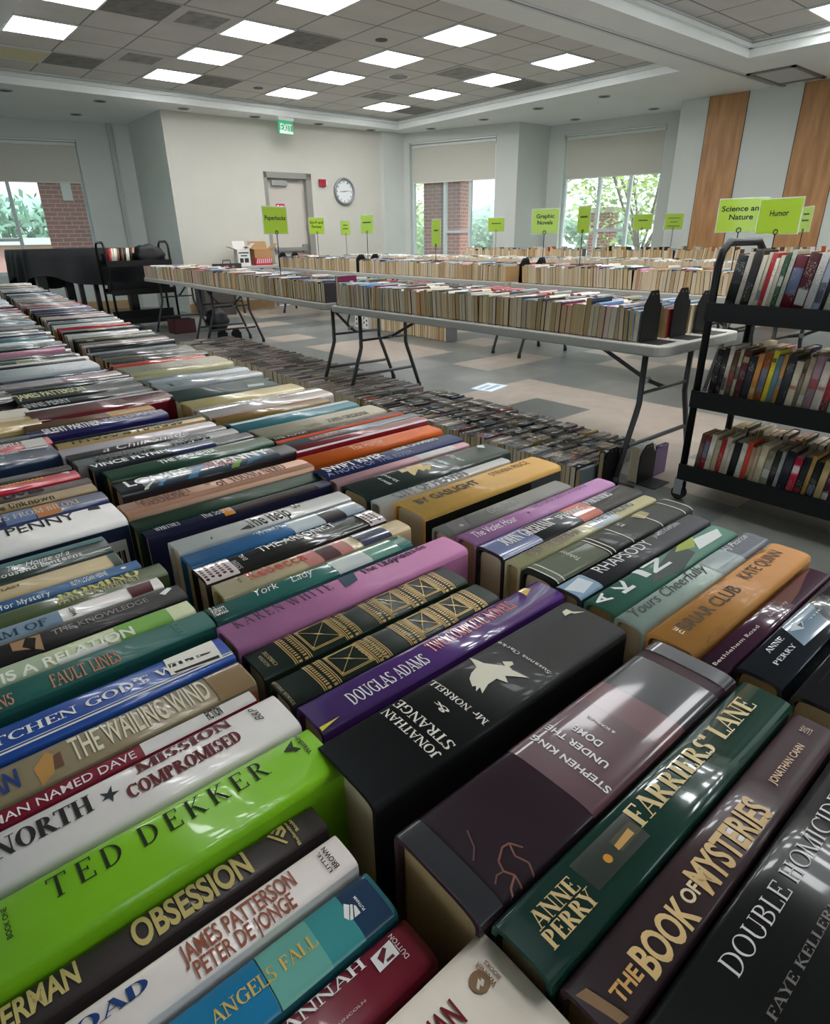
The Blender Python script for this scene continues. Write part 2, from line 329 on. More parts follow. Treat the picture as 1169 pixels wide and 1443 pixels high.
def hero(n, zt, x0, x1, y0, y1, col, fl, lab, items):
    L, T, Wd = x1-x0, y1-y0, zt-TABLE; h = min(.0065, T*.28) if fl != 'L' else T*.22
    soft = fl == 'm' and T < .022
    root = thing('hardcover_book' if not soft else 'paperback_book', lab, 'book', (x0, y0, TABLE), 0, None)
    mb = MB(); m = cmat(col, fl); jacket(mb, L, T, Wd, h, m, .0028 if not soft else .0008)
    lay = [0]
    def eps(): lay[0] += 1; return .00022+.00003*lay[0]
    for it in items:
        k = it[0]
        if k == 't':
            _, s, sty, c, ori, a, b, base, top = it; vs, fs = text2d(s, sty)
            if ori == 'A': P = [(a+x*(b-a), base+y*(top-base)) for x, y in vs]
            else: P = [(base+y*(top-base), a+x*(b-a)) for x, y in vs]
            P2 = []; keep = set()
            for i, (x, y) in enumerate(P):
                if .001 <= x <= L-.001: keep.add(i)
                P2.append((min(max(x, .001), L-.001), y))
            fs = [f for f in fs if all(i in keep for i in f)]
            if fs: overlay(mb, P2, fs, T, Wd, h, ink(c, fl), eps()+.0002)
        elif k == 'p':
            P = it[2]; ar = sum(P[i-1][0]*P[i][1]-P[i][0]*P[i-1][1] for i in range(len(P)))
            overlay(mb, P, [tuple(range(len(P))) if ar > 0 else tuple(range(len(P)-1, -1, -1))], T, Wd, h, ink(it[1], fl), eps())
        elif k == 'o':
            P = [(it[2]+it[4]*math.cos(i*.35), it[3]+it[4]*math.sin(i*.35)) for i in range(18)]
            overlay(mb, P, [tuple(range(18))], T, Wd, h, ink(it[1], fl), eps())
        elif k == 'z':
            e = eps(); w = it[2]
            for (ax, ay), (bx, by) in zip(it[3], it[3][1:]):
                d = math.hypot(bx-ax, by-ay) or 1; nx, ny = -(by-ay)/d*w, (bx-ax)/d*w
                overlay(mb, [(ax-nx, ay-ny), (bx-nx, by-ny), (bx+nx, by+ny), (ax+nx, ay+ny)], [(0, 1, 2, 3)], T, Wd, h, ink(it[1], fl), e)
        elif k == 'b': strip(mb, it[2], it[3], .0003, T-.0003, T, Wd, h, cmat(it[1], fl), eps())
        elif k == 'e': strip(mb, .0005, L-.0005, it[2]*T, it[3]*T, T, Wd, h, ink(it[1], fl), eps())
        elif k == 'd':
            e = eps(); r = .0019; nx = int((it[3]-it[2])/.0055)
            for i in range(nx):
                for j in range(int(T/.0045)-1):
                    cx = it[2]+.003+i*.0055; cy = .004+j*.0045+(i % 2)*.0022
                    if cy < T-.003: overlay(mb, [(cx+r*math.cos(q*1.047), cy+r*math.sin(q*1.047)) for q in range(6)], [tuple(range(6))], T, Wd, h, ink(it[1], fl), e)
        elif k == 's':
            mb.quad((.0003, -.0003, .002), (L-.0003, -.0003, .002), (L-.0003, -.0003, Wd-h-.001), (.0003, -.0003, Wd-h-.001), cmat(it[1], 'g'))
        elif k == 'k':
            mb.quad((L-.042, -.0006, Wd-.075), (L-.006, -.0006, Wd-.075), (L-.006, -.0006, Wd-.022), (L-.042, -.0006, Wd-.022), ink('d8d4d0', 'm'))
            x = L-.034
            for i in range(16):
                w = (.0006, .0011, .0017)[(i*7) % 3]
                mb.quad((x, -.0009, Wd-.066), (x+w, -.0009, Wd-.066), (x+w, -.0009, Wd-.034), (x, -.0009, Wd-.034), ink('222222', 'm')); x += .0016
    if fl == 'L': gilt(mb, L, T, Wd, h, fl)
    o = mb.obj('jacket', root); smooth_spine(o.data)
    pb = MB(); pages(pb, L, T, Wd, h, PAPER, .0028 if not soft else .0008); pb.obj('page_block', root)
    return root

# every lettered book: name, top, x, y, colour, finish, label, marks
HEROES = [
 ('A1', .895, -0.1106, .1294, .0509, .1141, 'd9cfc1', 'g', 'cream hardcover with a small round brown logo and dark red letters, nearest the front edge', [('t', 'MAN', 'bold', '6d1420', 'A', .1942, .2109, .0413, .0515), ('t', 'WARNER', 'bold', '8a6a4c', 'X', .0424, .0534, .2292, .2268), ('t', 'BOOKS', 'bold', '8a6a4c', 'X', .0431, .0516, .2321, .2304), ('o', '8a6a4c', .2242, .0476, .0044), ('p', 'd9cfc1', [(.2215, .0469), (.2216, .0456), (.2246, .0472), (.2247, .049)]), ('p', 'd9cfc1', [(.2235, .0464), (.2239, .0454), (.226, .0467), (.2256, .0482)])]),
 ('A2', .8857, -0.1194, .1106, .1201, .1443, '6b1a2b', 'g', 'dark maroon hardcover lettered in white with a small white emblem square', [('t', 'HANNAH', 'serif', 'f2ece8', 'A', .1578, .2047, .0175, .0225), ('t', 'LINCOLN', 'sans', 'e0d4cf', 'A', .1837, .1966, .0069, .0079), ('t', 'DUTTON', 'sans', 'f0e4e0', 'X', .0086, .021, .2213, .2189), ('p', 'f3efec', [(.2074, .0117), (.2185, .0122), (.2187, .0197), (.2076, .0189)]), ('p', '6b1a2b', [(.2099, .0169), (.2106, .0133), (.2154, .0176), (.2144, .0191)]), ('p', '6b1a2b', [(.2123, .0128), (.2164, .0126), (.2162, .0141), (.2125, .0139)])]),
 ('A3', .8882, -0.1204, .1096, .1461, .1727, '2f6f78', 'g', 'teal and blue hardcover with thin gold title letters and a dark navy spine end', [('b', '1d3a58', .2119, .2279), ('b', '3b8f92', .1948, .2119), ('b', '69a99c', .1704, .1948), ('b', '1877a3', .0674, .1696), ('t', 'ANGELS FALL', 'serif', 'd8b866', 'A', .1462, .1945, .011, .0172), ('p', 'f4f4f0', [(.2092, .0133), (.2103, .0108), (.2143, .0166), (.2126, .0188)]), ('p', 'f4f4f0', [(.2107, .0104), (.2121, .01), (.2156, .0158), (.2147, .0165)]), ('p', 'f4f4f0', [(.2129, .0101), (.2162, .0102), (.2164, .0144), (.2158, .0152)]), ('t', 'PUTNAM', 'bold', 'f0f0f0', 'X', .01, .0181, .2188, .2175)]),
 ('A4', .8934, -0.1224, .1076, .1742, .1962, 'e3d9d3', 'g', 'off-white hardcover with brick brown author lettering and a large blue title end', [('t', 'JAMES PATTERSON', 'narrow', '9c5a45', 'A', .1481, .2021, .0097, .0188), ('t', 'PETER DE JONGE', 'narrow', '9c5a45', 'A', .1507, .1971, .0015, .0089), ('t', 'ROAD', 'serifb', '1e3f78', 'A', .0973, .1342, .0107, .0167), ('t', 'LITTLE,', 'bold', '2a2420', 'X', .0043, .0169, .2182, .2165), ('t', 'BROWN', 'bold', '2a2420', 'X', .0044, .0175, .2222, .2196)]),
 ('A5', .8884, -0.1205, .1095, .2044, .2224, '3c3535', 'm', 'charcoal brown hardcover with bold gold capitals, just in front of the lime green one', [('t', 'OBSESSION', 'boldn', 'cdb878', 'A', .1334, .1892, .003, .0167), ('t', 'KELLERMAN', 'boldn', 'cdb878', 'A', .065, .1116, .0053, .0161), ('t', 'Ballantine', 'bold', 'cdb878', 'X', .0011, .0169, .2143, .2127), ('t', 'Books', 'bold', 'cdb878', 'X', .0079, .0169, .2173, .2155), ('p', 'cdb878', [(.2026, .0153), (.2083, .005), (.2095, .0055), (.2038, .0159)]), ('p', 'cdb878', [(.2048, .0162), (.2057, .0146), (.2088, .017), (.2079, .0175)]), ('p', 'cdb878', [(.2064, .0136), (.2073, .012), (.2104, .0145), (.2095, .0161)]), ('p', 'cdb878', [(.2078, .0108), (.2087, .0093), (.2118, .0116), (.2109, .0132)]), ('p', 'cdb878', [(.2079, .0175), (.2118, .0116), (.2119, .0172), (.2107, .0175)])]),
 ('A6', .901, -0.1055, .1325, .2232, .263, '78b31a', 'g', 'bright lime green hardcover with wide black serif lettering', [('t', 'TED DEKKER', 'serifw', '1c2a14', 'A', .0953, .2054, .0208, .0338), ('t', 'BOOK ONE', 'bold', '26341a', 'X', .0144, .0316, .0795, .0773), ('t', 'WestBow', 'bold', '26341a', 'X', .0188, .0374, .2301, .2274), ('p', '26341a', [(.2175, .0298), (.2259, .0354), (.2238, .0297), (.2268, .0253), (.2228, .0251), (.2226, .0264)])]),
 ('A7', .9, -0.108, .132, .267, .305, 'd3cdc9', 'g', 'silvery white hardcover with maroon title lettering and a small dark star', [('t', 'MISSION', 'slabb', '6b2a2c', 'A', .1506, .2081, .0263, .0346), ('t', 'COMPROMISED', 'slabb', '6b2a2c', 'A', .143, .2074, .0113, .0215), ('t', 'NORTH', 'serifb', '2b2628', 'A', .081, .1267, .0168, .0297), ('p', '35383c', [(.1313, .026), (.1347, .0237), (.1378, .028), (.1369, .0228), (.1402, .0214), (.1367, .0198), (.1355, .0156), (.1346, .0201), (.1308, .0197), (.1333, .0218)]), ('t', 'B&P', 'script', '2a2628', 'X', .0187, .0329, .2251, .2203)]),
 ('A8', .8942, -0.1124, .1246, .3115, .3237, '7b1c30', 'm', 'thin maroon and white paperback lettered in white, wedged low between white and copper spines', [('t', 'MAN NAMED DAVE', 'sans', 'efe4e2', 'A', .0879, .1607, .0016, .008), ('b', 'e8e2de', .1649, .2365), ('t', 'FICTION', 'bold', '222222', 'A', .2051, .2147, .0022, .0112)]),
 ('A9', .8975, -0.1088, .1312, .3245, .3555, '8a7c60', 'g', 'taupe hardcover with tall cream art-deco title and copper side', [('s', 'b06a45'), ('t', 'THE WAILING WIND', 'narrow', 'e6dcc2', 'A', .1285, .2116, .0053, .027), ('b', '8a7050', .2143, .2391), ('p', 'b98a4c', [(.1089, .0142), (.1103, .0005), (.1175, .0039), (.1206, .0182), (.117, .0239)]), ('p', '6a4a3a', [(.118, .0062), (.1232, .0059), (.1237, .0192), (.1196, .018)]), ('t', 'MAN', 'boldn', '2b3c78', 'A', .0796, .1014, .006, .0218)]),
 ('A10', .9, -0.108, .132, .3563, .389, '1c4794', 'g', 'royal blue hardcover with large white serif title and scribbled white label', [('t', "KITCHEN GOD'S WIFE", 'serif', 'f3efe6', 'A', .0785, .2227, .0122, .0206), ('e', 'e9e4d8', .12, .16), ('e', 'e9e4d8', .2, .22), ('p', 'efe9dc', [(.199, .0313), (.1968, .0086), (.2322, .0038), (.2347, .0322)]), ('p', '222222', [(.1993, .022), (.1991, .0169), (.2262, .0147), (.2287, .0162)]), ('p', '222222', [(.1995, .0113), (.2003, .0089), (.2303, .0055), (.2308, .0087)])]),
 ('A11', .9006, -0.1003, .1377, .4031, .4311, '265a52', 'm', 'plain teal green clothbound book with small copper title letters', [('t', 'FAULT LINES', 'serif', 'c58a72', 'A', .1253, .1694, .002, .0163), ('t', 'COLLINS', 'serif', 'c58a72', 'A', .0737, .1033, .002, .0138), ('t', 'LUCE', 'serif', '5a8a80', 'X', .0037, .0237, .2162, .2112)]),
 ('A12', .8978, -0.1039, .1351, .4355, .4589, 'b9c09a', 'm', 'pale green patterned book with white title letters', [('b', '7fae58', .1811, .2209), ('b', 'a9b69a', .1033, .1321), ('t', 'IS A RELATION', 'bold', 'f1f2e4', 'A', .1042, .1918, .0016, .0125), ('p', 'eeeae4', [(.1379, .0044), (.1387, .0005), (.1718, .0005), (.1719, .004)])]),
 ('A13', .8995, -0.1017, .1383, .4597, .4874, '1d1a1b', 'm', 'black hardcover with grey widely spaced title and a small tan picture', [('t', 'THE KNOWLEDGE', 'sans', '9a9290', 'A', .1408, .2121, .0118, .0197), ('p', 'a9845f', [(.1138, .0097), (.132, .0005), (.1336, .0209), (.114, .022)]), ('p', '1a1413', [(.1201, .0103), (.1266, .0015), (.1303, .0172), (.1242, .0226)]), ('p', 'f2f2f2', [(.2225, .0177), (.2256, .0129), (.234, .02), (.2315, .0244)])]),
 ('A14', .8981, -0.1041, .1299, .4925, .5135, 'dfd8d4', 'g', 'white and slate blue hardcover with a dark red picture near its end', [('b', '7d93a6', .0658, .1544), ('t', 'AM OF', 'serif', '2f3b4a', 'A', .1044, .1446, .0019, .0115), ('p', '5a2830', [(.2073, .0005), (.2252, .0005), (.2272, .016), (.2076, .0161)]), ('t', 'WEST', 'bold', '333333', 'X', .0013, .0152, .1652, .1617)]),
 ('A15', .8972, -0.0986, .1414, .5143, .5415, '46522f', 'g', 'olive green jacketed book with pale yellow overlapping title', [('t', 'DOMINO', 'serifb', 'd6cf7a', 'A', .1545, .2198, .0128, .0253), ('t', 'PHYLLIS A WHITNEY', 'narrow', 'b9b080', 'A', .1522, .2182, .0051, .0143)]),
 ('A16', .8967, -0.0985, .1275, .5436, .5618, '2b5680', 'm', 'narrow slate blue paperback with white lettering and a small round white emblem', [('t', 'for Mystery', 'serif', 'eef0f2', 'A', .1139, .1508, .0013, .0082), ('t', 'RUTH LOGAN HERNE', 'bold', 'd6dee6', 'A', .1682, .1977, .0032, .0123), ('o', 'f2f2ea', .212, .007, .0024)]),
 ('A17', .8962, -0.1084, .1176, .5648, .5942, 'b5a27c', 'm', 'worn tan clothbound book with a torn dark edge', [('b', '55605a', .2181, .2255), ('t', 'THE LAST', 'bold', '6a553a', 'A', .115, .1447, .0138, .0185)]),
 ('A18', .8976, -0.109, .118, .5972, .6375, '23332f', 'g', 'dark green glossy hardcover with white italic title and torn corner', [('t', 'Thousand Lanterns', 'serif', 'f2efe8', 'A', .1244, .2012, .0052, .0135), ('t', 'The House of a', 'script', 'f2efe8', 'A', .1407, .1926, .0136, .0256), ('e', '4d7a78', .62, 1.0)]),
 ('A19', .9021, -0.0912, .1488, .6499, .7144, 'e9e4e0', 'm', 'white and navy hardcover with big spaced black letters and barcode on its side', [('s', '232a40'), ('t', 'LOUISE PENNY', 'sans', '14161c', 'A', .0637, .2, .0353, .0588), ('p', '222222', [(.2146, .0497), (.2266, .0459), (.2269, .058), (.2163, .0617)]), ('k', 'dcd8d4')]),
 ('A20', .9008, -0.0885, .1515, .7258, .7607, '22305c', 'g', 'dark blue hardcover with a glowing orange sunset picture', [('b', 'c8824e', .1676, .1909), ('b', '6d7ea8', .138, .166), ('t', 'BOYS FROM BILOXI', 'serif', 'd8c8b8', 'A', .1179, .2113, .0074, .0217)]),
 ('A21', .9, -0.089, .151, .77, .798, '8f7a56', 'm', 'tan brown hardcover with dark brown script title', [('t', 'the Unknown', 'serif', '3a2c20', 'A', .1294, .1944, .002, .0151)]),
 ('A22', .8993, -0.0866, .1534, .8002, .8243, '41352f', 'm', 'dark brown book with darker capital letters', [('t', 'LIVES', 'bold', '16110f', 'A', .147, .1891, .0076, .0219)]),
 ('A23', .9, -0.09, .148, .833, .865, 'b81f33', 'g', 'bright red hardcover with yellow lettering', [('t', 'MATT OMRIGAN', 'bold', 'f0c02c', 'A', .1247, .1998, .0184, .0277), ('p', 'e8e0d8', [(.2208, .0277), (.2297, .0151), (.2305, .0315)])]),
 ('A24', .8989, -0.0894, .1476, .8745, .8966, '343030', 'm', 'dark grey book with faint brown lettering', [('t', 'ROWLAND', 'bold', '6a5a4a', 'A', .209, .2365, .0053, .0206)]),
 ('A25', .9, -0.085, .15, .945, 1.012, '26344c', 'g', 'navy hardcover with a small glowing moon and white label', [('o', 'e8c8a0', .2023, .0159, .0022), ('t', 'BOSSES', 'bold', 'e6e6e6', 'A', .1714, .1932, .0487, .0623), ('p', 'e8e6e2', [(.1941, .0559), (.2283, .0468), (.2345, .0636), (.1985, .0665)])]),
 ('A26', .8998, -0.0839, .1561, 1.0189, 1.0609, 'b23a44', 'g', 'red and white paperback with white capital letters', [('b', 'e6ddd8', .2033, .2326), ('t', 'SPILL', 'bold', 'f0e4e0', 'A', .174, .2032, .0115, .034)]),
 ('B0', .9182, .1259, .3414, -0.0485, -0.0131, '151417', 'g', 'black hardcover at the very front right corner below the silver lettered one', [('e', '8a8a8e', .94, .97)]),
 ('B1', .9, .133, .37, -0.012, .048, '121214', 'g', 'black glossy hardcover with thin silver serif capitals near the front right corner', [('t', 'DOUBLE HOMICIDE', 'serifl', 'd8d4d2', 'A', .0568, .184, .0424, .0508), ('t', 'FAYE KELLERMAN', 'serif', '6d6660', 'A', .0518, .1364, .0268, .0304)]),
 ('B2', .9, .135, .366, .0492, .0754, '463236', 'g', 'dark brown hardcover with large glowing golden capitals beside the glossy dark green one', [('t', 'THE', 'boldn', 'd7a45e', 'A', .0118, .0277, .0063, .0125), ('t', 'BOOK', 'boldn', 'e3bd7e', 'A', .0296, .0675, .0029, .0156), ('t', 'OF', 'boldn', 'e3c9a2', 'A', .0682, .0793, .0079, .0142), ('t', 'MYSTERIES', 'boldn', 'd9b272', 'A', .0798, .1455, .0044, .0183), ('t', 'JONATHAN CAHN', 'narrow', 'cfae84', 'A', .1641, .205, .0106, .0145), ('p', '8a6a4a', [(.001, .0199), (.0059, .0034), (.0107, .0025), (.0064, .0186)]), ('t', 'LUXE', 'bold', '9c8060', 'X', .0122, .0179, .2219, .216)]),
 ('B3', .903, .1315, .3689, .0762, .1088, '0f3a30', 'G', 'glossy dark green hardcover with tall pale gold capitals and a small lamp picture', [('t', "FARRIERS' LANE", 'serifb', 'e7cc92', 'A', .0884, .2189, .0148, .0265), ('t', 'ANNE', 'serifb', 'e0c48c', 'A', .0115, .0402, .016, .024), ('t', 'PERRY', 'serifb', 'e0c48c', 'A', .0101, .0428, .0074, .0151), ('p', '1d2a20', [(.0452, .01), (.0875, .0099), (.0893, .0259), (.0447, .0263)]), ('p', '4a4632', [(.0701, .0141), (.0877, .0146), (.087, .0213), (.0693, .0213)]), ('p', 'd4a258', [(.0691, .0155), (.0828, .0157), (.0829, .0194), (.0696, .0184)]), ('o', 'd9962e', .0616, .0165, .0023)]),
 ('B4', .903, .1266, .3679, .1108, .1701, '3a2630', 'g', 'thick dark purple brown glossy hardcover with small white lettering printed across', [('b', '26262c', .0005, .0145), ('b', '58323a', .0828, .1595), ('b', '6b3d42', .1503, .1796), ('b', '16161a', .1741, .2157), ('b', '26262c', .2266, .2408), ('t', 'STEPHEN KING', 'bold', 'f3eeea', 'X', .0036, .0557, .103, .0983), ('t', 'UNDER THE', 'bold', 'f3eeea', 'X', .0134, .0548, .1159, .1111), ('t', 'DOME', 'bold', 'f3eeea', 'X', .0247, .0435, .1267, .1215), ('t', '& SCRIBNER', 'bold', 'e3dcd8', 'X', .0248, .0439, .1391, .1371), ('z', '7a4a3e', .0005, [(.0411, .0117), (.0377, .0175), (.0336, .0182), (.0269, .0145), (.0251, .0097), (.0279, .0054), (.0267, -0.0006), (.0256, -0.0039)]), ('z', '7a4a3e', .0005, [(.0377, .0175), (.0348, .0114), (.0375, .0052), (.0346, -0.0013), (.028, -0.0043)]), ('z', '6a4238', .0004, [(.0251, .0097), (.0211, .0104), (.0177, .0081)]), ('z', '5a3a36', .0004, [(.0274, .0356), (.0235, .027), (.0181, .0222)]), ('z', '8a5a44', .0005, [(.0279, .0054), (.022, .0027), (.019, -0.0024)])]),
 ('B5', .903, .1286, .3619, .1879, .2452, '1b1a1b', 'm', 'very thick matt black hardcover with a cream flying crow on its spine', [('t', 'JONATHAN', 'serif', 'efe9de', 'X', .0034, .0528, .05, .0438), ('t', 'STRANGE', 'serif', 'efe9de', 'X', .0034, .0534, .061, .0538), ('t', '&', 'serif', 'efe9de', 'X', .0245, .0371, .0768, .0719), ('t', 'Mr NORRELL', 'serif', 'efe9de', 'X', .0034, .0539, .089, .084), ('t', 'Susanna Clarke', 'serif', 'efe9de', 'X', .0076, .0539, .1533, .15), ('p', 'ebe4cf', [(.1242, .0555), (.1259, .0434), (.1346, .0317), (.1366, .0361), (.1417, .0316), (.1401, .0289), (.1361, .0292), (.1348, .0255), (.1373, .0128), (.1306, .0206), (.1268, .0247), (.1229, .0187), (.1204, .0265), (.1121, .0263), (.1029, .0227), (.1062, .0278), (.1013, .0267), (.1052, .0305), (.1028, .0315), (.107, .0383), (.1121, .0416), (.119, .0435)]), ('p', 'ebe4cf', [(.2171, .0468), (.2229, .0471), (.2229, .0417), (.2303, .0351), (.2222, .0386), (.2204, .0412), (.214, .0417)])]),
 ('B6', .8991, .1385, .3742, .2523, .2849, '57307a', 'G', 'purple glossy jacketed hardcover with white author and red title, torn at its near corner', [('t', 'DOUGLAS ADAMS', 'serif', 'efe6ee', 'A', .028, .0936, .0076, .0195), ('t', 'TWO COMPLETE NOVELS', 'serif', 'd4453c', 'A', .1021, .1914, .0142, .0261), ('p', 'd8b24a', [(.2108, .0301), (.2093, .0195), (.2206, .0244), (.2181, .031)]), ('p', 'e6d24a', [(.0005, .0057), (.0153, .0057), (.0005, .0026)]), ('p', 'efeaf0', [(.0005, .0005), (.0046, .0005), (.009, .0005), (.0014, .0005)])]),
 ('B7', .896, .138, .3349, .2882, .3212, '1e2a22', 'L', 'dark green leather book with gilt bands and cross ornaments, nearer of the matching pair', [('t', 'STOKER SHELLEY', 'serif', 'b8a878', 'X', .002, .031, .0032, .0011), ('t', 'DRACULA', 'serif', 'b8a878', 'X', .0036, .0249, .0691, .0658), ('t', 'FRANKENSTEIN', 'serif', 'b8a878', 'X', .002, .0278, .078, .0746)]),
 ('B8', .8965, .1378, .3343, .3252, .362, '1e2a22', 'L', 'dark green leather book with gilt bands and cross ornaments, beside the wide pink spine', [('t', 'AGATHA', 'serif', 'b8a878', 'X', .0079, .0238, .0091, .0065), ('t', 'CHRISTIE', 'serif', 'b8a878', 'X', .0068, .0261, .014, .0111), ('t', 'MASTERPIECES', 'serif', 'b8a878', 'X', .0103, .0278, .0756, .0727), ('t', 'OF MURDER', 'serif', 'b8a878', 'X', .0112, .0267, .0822, .0789)]),
 ('B9', .9006, .1367, .3711, .3628, .4011, 'c07aa6', 'm', 'wide orchid pink hardcover with dark purple author lettering and a small teal label', [('t', 'KAREN WHITE', 'serifw', '3a1c40', 'A', .0098, .0979, .0222, .0356), ('t', 'Esplanade', 'serif', '3a1c40', 'A', .1564, .2058, .0269, .0356), ('t', 'The Lady on', 'serif', '3a1c40', 'A', .1309, .186, .0253, .0356), ('p', '25485c', [(.106, .0174), (.1212, .0209), (.1273, .0378), (.1108, .0378)])]),
 ('B10', .8989, .1406, .3414, .4082, .4338, '2e6f68', 'G', 'teal jacketed book with white script and an orange floral end', [('b', 'cfd6d2', .1154, .1525), ('b', '6fa08c', .1525, .1859), ('t', 'Rebecca', 'script', 'f0eee8', 'A', .0015, .013, .006, .0236), ('t', 'York', 'script', 'e6ece8', 'A', .0411, .0626, .0121, .0238), ('t', 'Lady', 'script', 'e6ece8', 'A', .0745, .0972, .0118, .0238), ('p', 'd98a3c', [(.1795, .0251), (.1886, .0251), (.193, .0251), (.1845, .0251)]), ('p', 'd98a3c', [(.1903, .0221), (.2003, .0219), (.2003, .0251), (.1954, .0251)])]),
 ('B11', .8995, .1603, .3627, .4369, .4649, 'd8c39c', 'G', 'cream jacketed book with red ornate title and pink picture panels', [('t', 'Rebecca', 'serifb', 'c3423a', 'A', .0288, .0863, .0102, .026), ('b', 'c9837c', .0813, .1316), ('b', '5a3a3c', .0983, .1172), ('b', '3a3c58', .1434, .1783), ('t', 'IN MAD', 'bold', '5a4a3a', 'X', .012, .0249, .022, .0195)]),
 ('B12', .8995, .1583, .3567, .4699, .5039, '1c191a', 'G', 'black glossy hardcover with a white and maroon dotted pattern at both ends', [('b', 'ddd2cf', .0005, .0317), ('b', 'ddd2cf', .1777, .1979), ('d', '5a1c2a', .0005, .0317), ('d', '5a1c2a', .1777, .1979), ('t', 'THE ARSONIST', 'sans', 'ece6e2', 'A', .0618, .1483, .0183, .0316), ('t', 'STEPH', 'serif', 'cfc8c4', 'X', .0031, .0198, .0365, .0322), ('t', 'DAL', 'serif', 'cfc8c4', 'X', .0136, .027, .0465, .042)]),
 ('B13', .8995, .1603, .3566, .5069, .5359, '2f6aa0', 'G', 'glossy sky blue jacketed book with white picture panels', [('b', 'c9d2d6', .1087, .1555), ('b', '2a2024', .1453, .1716), ('b', 'a8b4bc', .1716, .1958), ('t', 'WILDE', 'serif', '9db8d0', 'A', .074, .1061, .0154, .027)]),
 ('B14', .8996, .1623, .3616, .5409, .5729, 'dedbd6', 'G', 'glossy white hardcover with black brush lettering and small black marks', [('t', 'The Help', 'serif', '1a1818', 'A', .0767, .1251, .0038, .0298), ('p', '222222', [(.0338, .0076), (.0357, .0059), (.0371, .011)]), ('p', '333333', [(.0652, .0067), (.0777, .0034), (.0775, .0126)]), ('t', 'II', 'bold', '222222', 'A', .1356, .143, .0168, .0279)]),
 ('B15', .897, .1517, .3741, .5996, .6198, '1d1d3c', 'm', 'navy hardcover with silver lettering and an orange ring', [('b', 'd88a2a', .0839, .0959), ('b', '2a1d1e', .0991, .2034), ('t', 'WHITNEY', 'serif', 'cfcad0', 'A', .0114, .0385, .007, .0188), ('t', 'The Source', 'serif', 'cfcad0', 'A', .0619, .0958, .0051, .0188)]),
 ('B16', .8958, .1503, .3757, .6275, .6595, '25402f', 'm', 'low dark green book with a faint gilt edge, hidden between navy and patterned spines', []),
 ('B17', .9009, .1525, .3867, .6603, .7007, 'dcae94', 'm', 'salmon pink hardcover with brown scroll ornament and small brown serif lettering', [('t', 'GEORGE', 'serif', '5a2c22', 'A', .0214, .0722, .0105, .0308), ('t', 'MARGARET', 'serif', '8a5444', 'A', .016, .0796, .0192, .0376), ('t', 'of YOUNG NERO', 'serif', '5a2c22', 'A', .1101, .2026, .014, .0363), ('e', 'a8785e', .04, .3), ('e', '6e4a38', .3, .33), ('o', 'a8785e', .1023, .0308, .0035)]),
 ('B18', .9013, .1672, .4031, .7295, .7733, '29262b', 'g', 'black hardcover with bold white capitals over a swirling blue and green picture', [('t', 'LOUISE', 'bold', 'f0ece8', 'A', .0118, .0898, .0148, .0378), ('t', 'PENNY', 'bold', 'f0ece8', 'A', .1245, .2032, .0157, .0407), ('b', '2c3c4a', .0278, .2092), ('p', 'd6d0c0', [(.0254, .0005), (.0308, .0005), (.0495, .0217), (.0472, .022)]), ('p', '5a8ab0', [(.0423, .0016), (.0476, .0005), (.0782, .0331), (.0731, .0329)]), ('p', '4a7aa0', [(.0793, .0005), (.0919, .0005), (.1134, .0307), (.1027, .0303)]), ('p', '7aa04a', [(.1369, .0005), (.1478, .0005), (.162, .0174), (.1525, .0209)]), ('p', '3a6a8a', [(.1587, .0005), (.1814, .005), (.1992, .0277), (.1812, .0272)]), ('e', 'a03048', .9, 1.0), ('t', 'Mind', 'script', 'c04a58', 'A', .1102, .1496, .0086, .0407)]),
 ('B19', .9004, .1727, .3993, .7887, .8326, '17472f', 'g', 'deep green hardcover with small white widely spaced capitals', [('t', 'THE SEARCHER', 'bold', 'e6ece4', 'A', .0671, .1464, .0158, .0309)]),
 ('B20', .9, .165, .392, .838, .871, '191b26', 'g', 'black and navy hardcover with white capital author name', [('t', 'VINCE FLYNN', 'bold', 'f0f0f0', 'A', .0016, .1034, .0121, .0282), ('b', '232a58', .1058, .1676)]),
 ('B21', .8997, .1552, .3854, .8759, .9059, '8c8d8c', 'g', 'grey hardcover with hand-drawn black lettering', [('t', 'GROCERY STORE', 'bold', '1a1816', 'A', .0205, .1011, .0021, .0279), ('t', 'McBRIDE', 'bold', '1a1816', 'A', .1279, .1845, .0021, .0279)]),
 ('B22', .8996, .1532, .3805, .9093, .9364, '3f3a3c', 'g', 'dark grey hardcover with pale handwriting title', [('t', 'a Chill Shade', 'script', 'd8cfcc', 'A', .0448, .1707, .0038, .0252)]),
 ('B23', .9, .15, .376, .937, .97, 'd5c6cb', 'g', 'pale pinkish white hardcover with faint lettering', []),
 ('B24', .8996, .1552, .3785, .9863, 1.0043, 'c9ac72', 'g', 'tan gold hardcover with dark capital lettering', [('t', 'THOMAS HARRIS', 'bold', '3a2c1a', 'A', .0149, .1861, .0013, .0167)]),
 ('B25', .8996, .1572, .3805, 1.0073, 1.0193, '191818', 'm', 'thin black book beside the tan gold one', []),
 ('B26', .9, .135, .345, 1.063, 1.106, '2a2660', 'g', 'dark violet navy hardcover with bold white and lilac capitals', [('t', 'SILENT PARTNER', 'bold', 'f0eeee', 'A', .0212, .1051, .0061, .04), ('t', 'KELLERMAN', 'bold', 'a8a8c8', 'A', .1128, .1977, .0135, .04)]),
 ('B27', .8987, .1407, .3416, 1.1132, 1.1554, '6a4a32', 'm', 'brown paperback with worn cream title patch', [('b', 'b8905a', .1254, .1999)]),
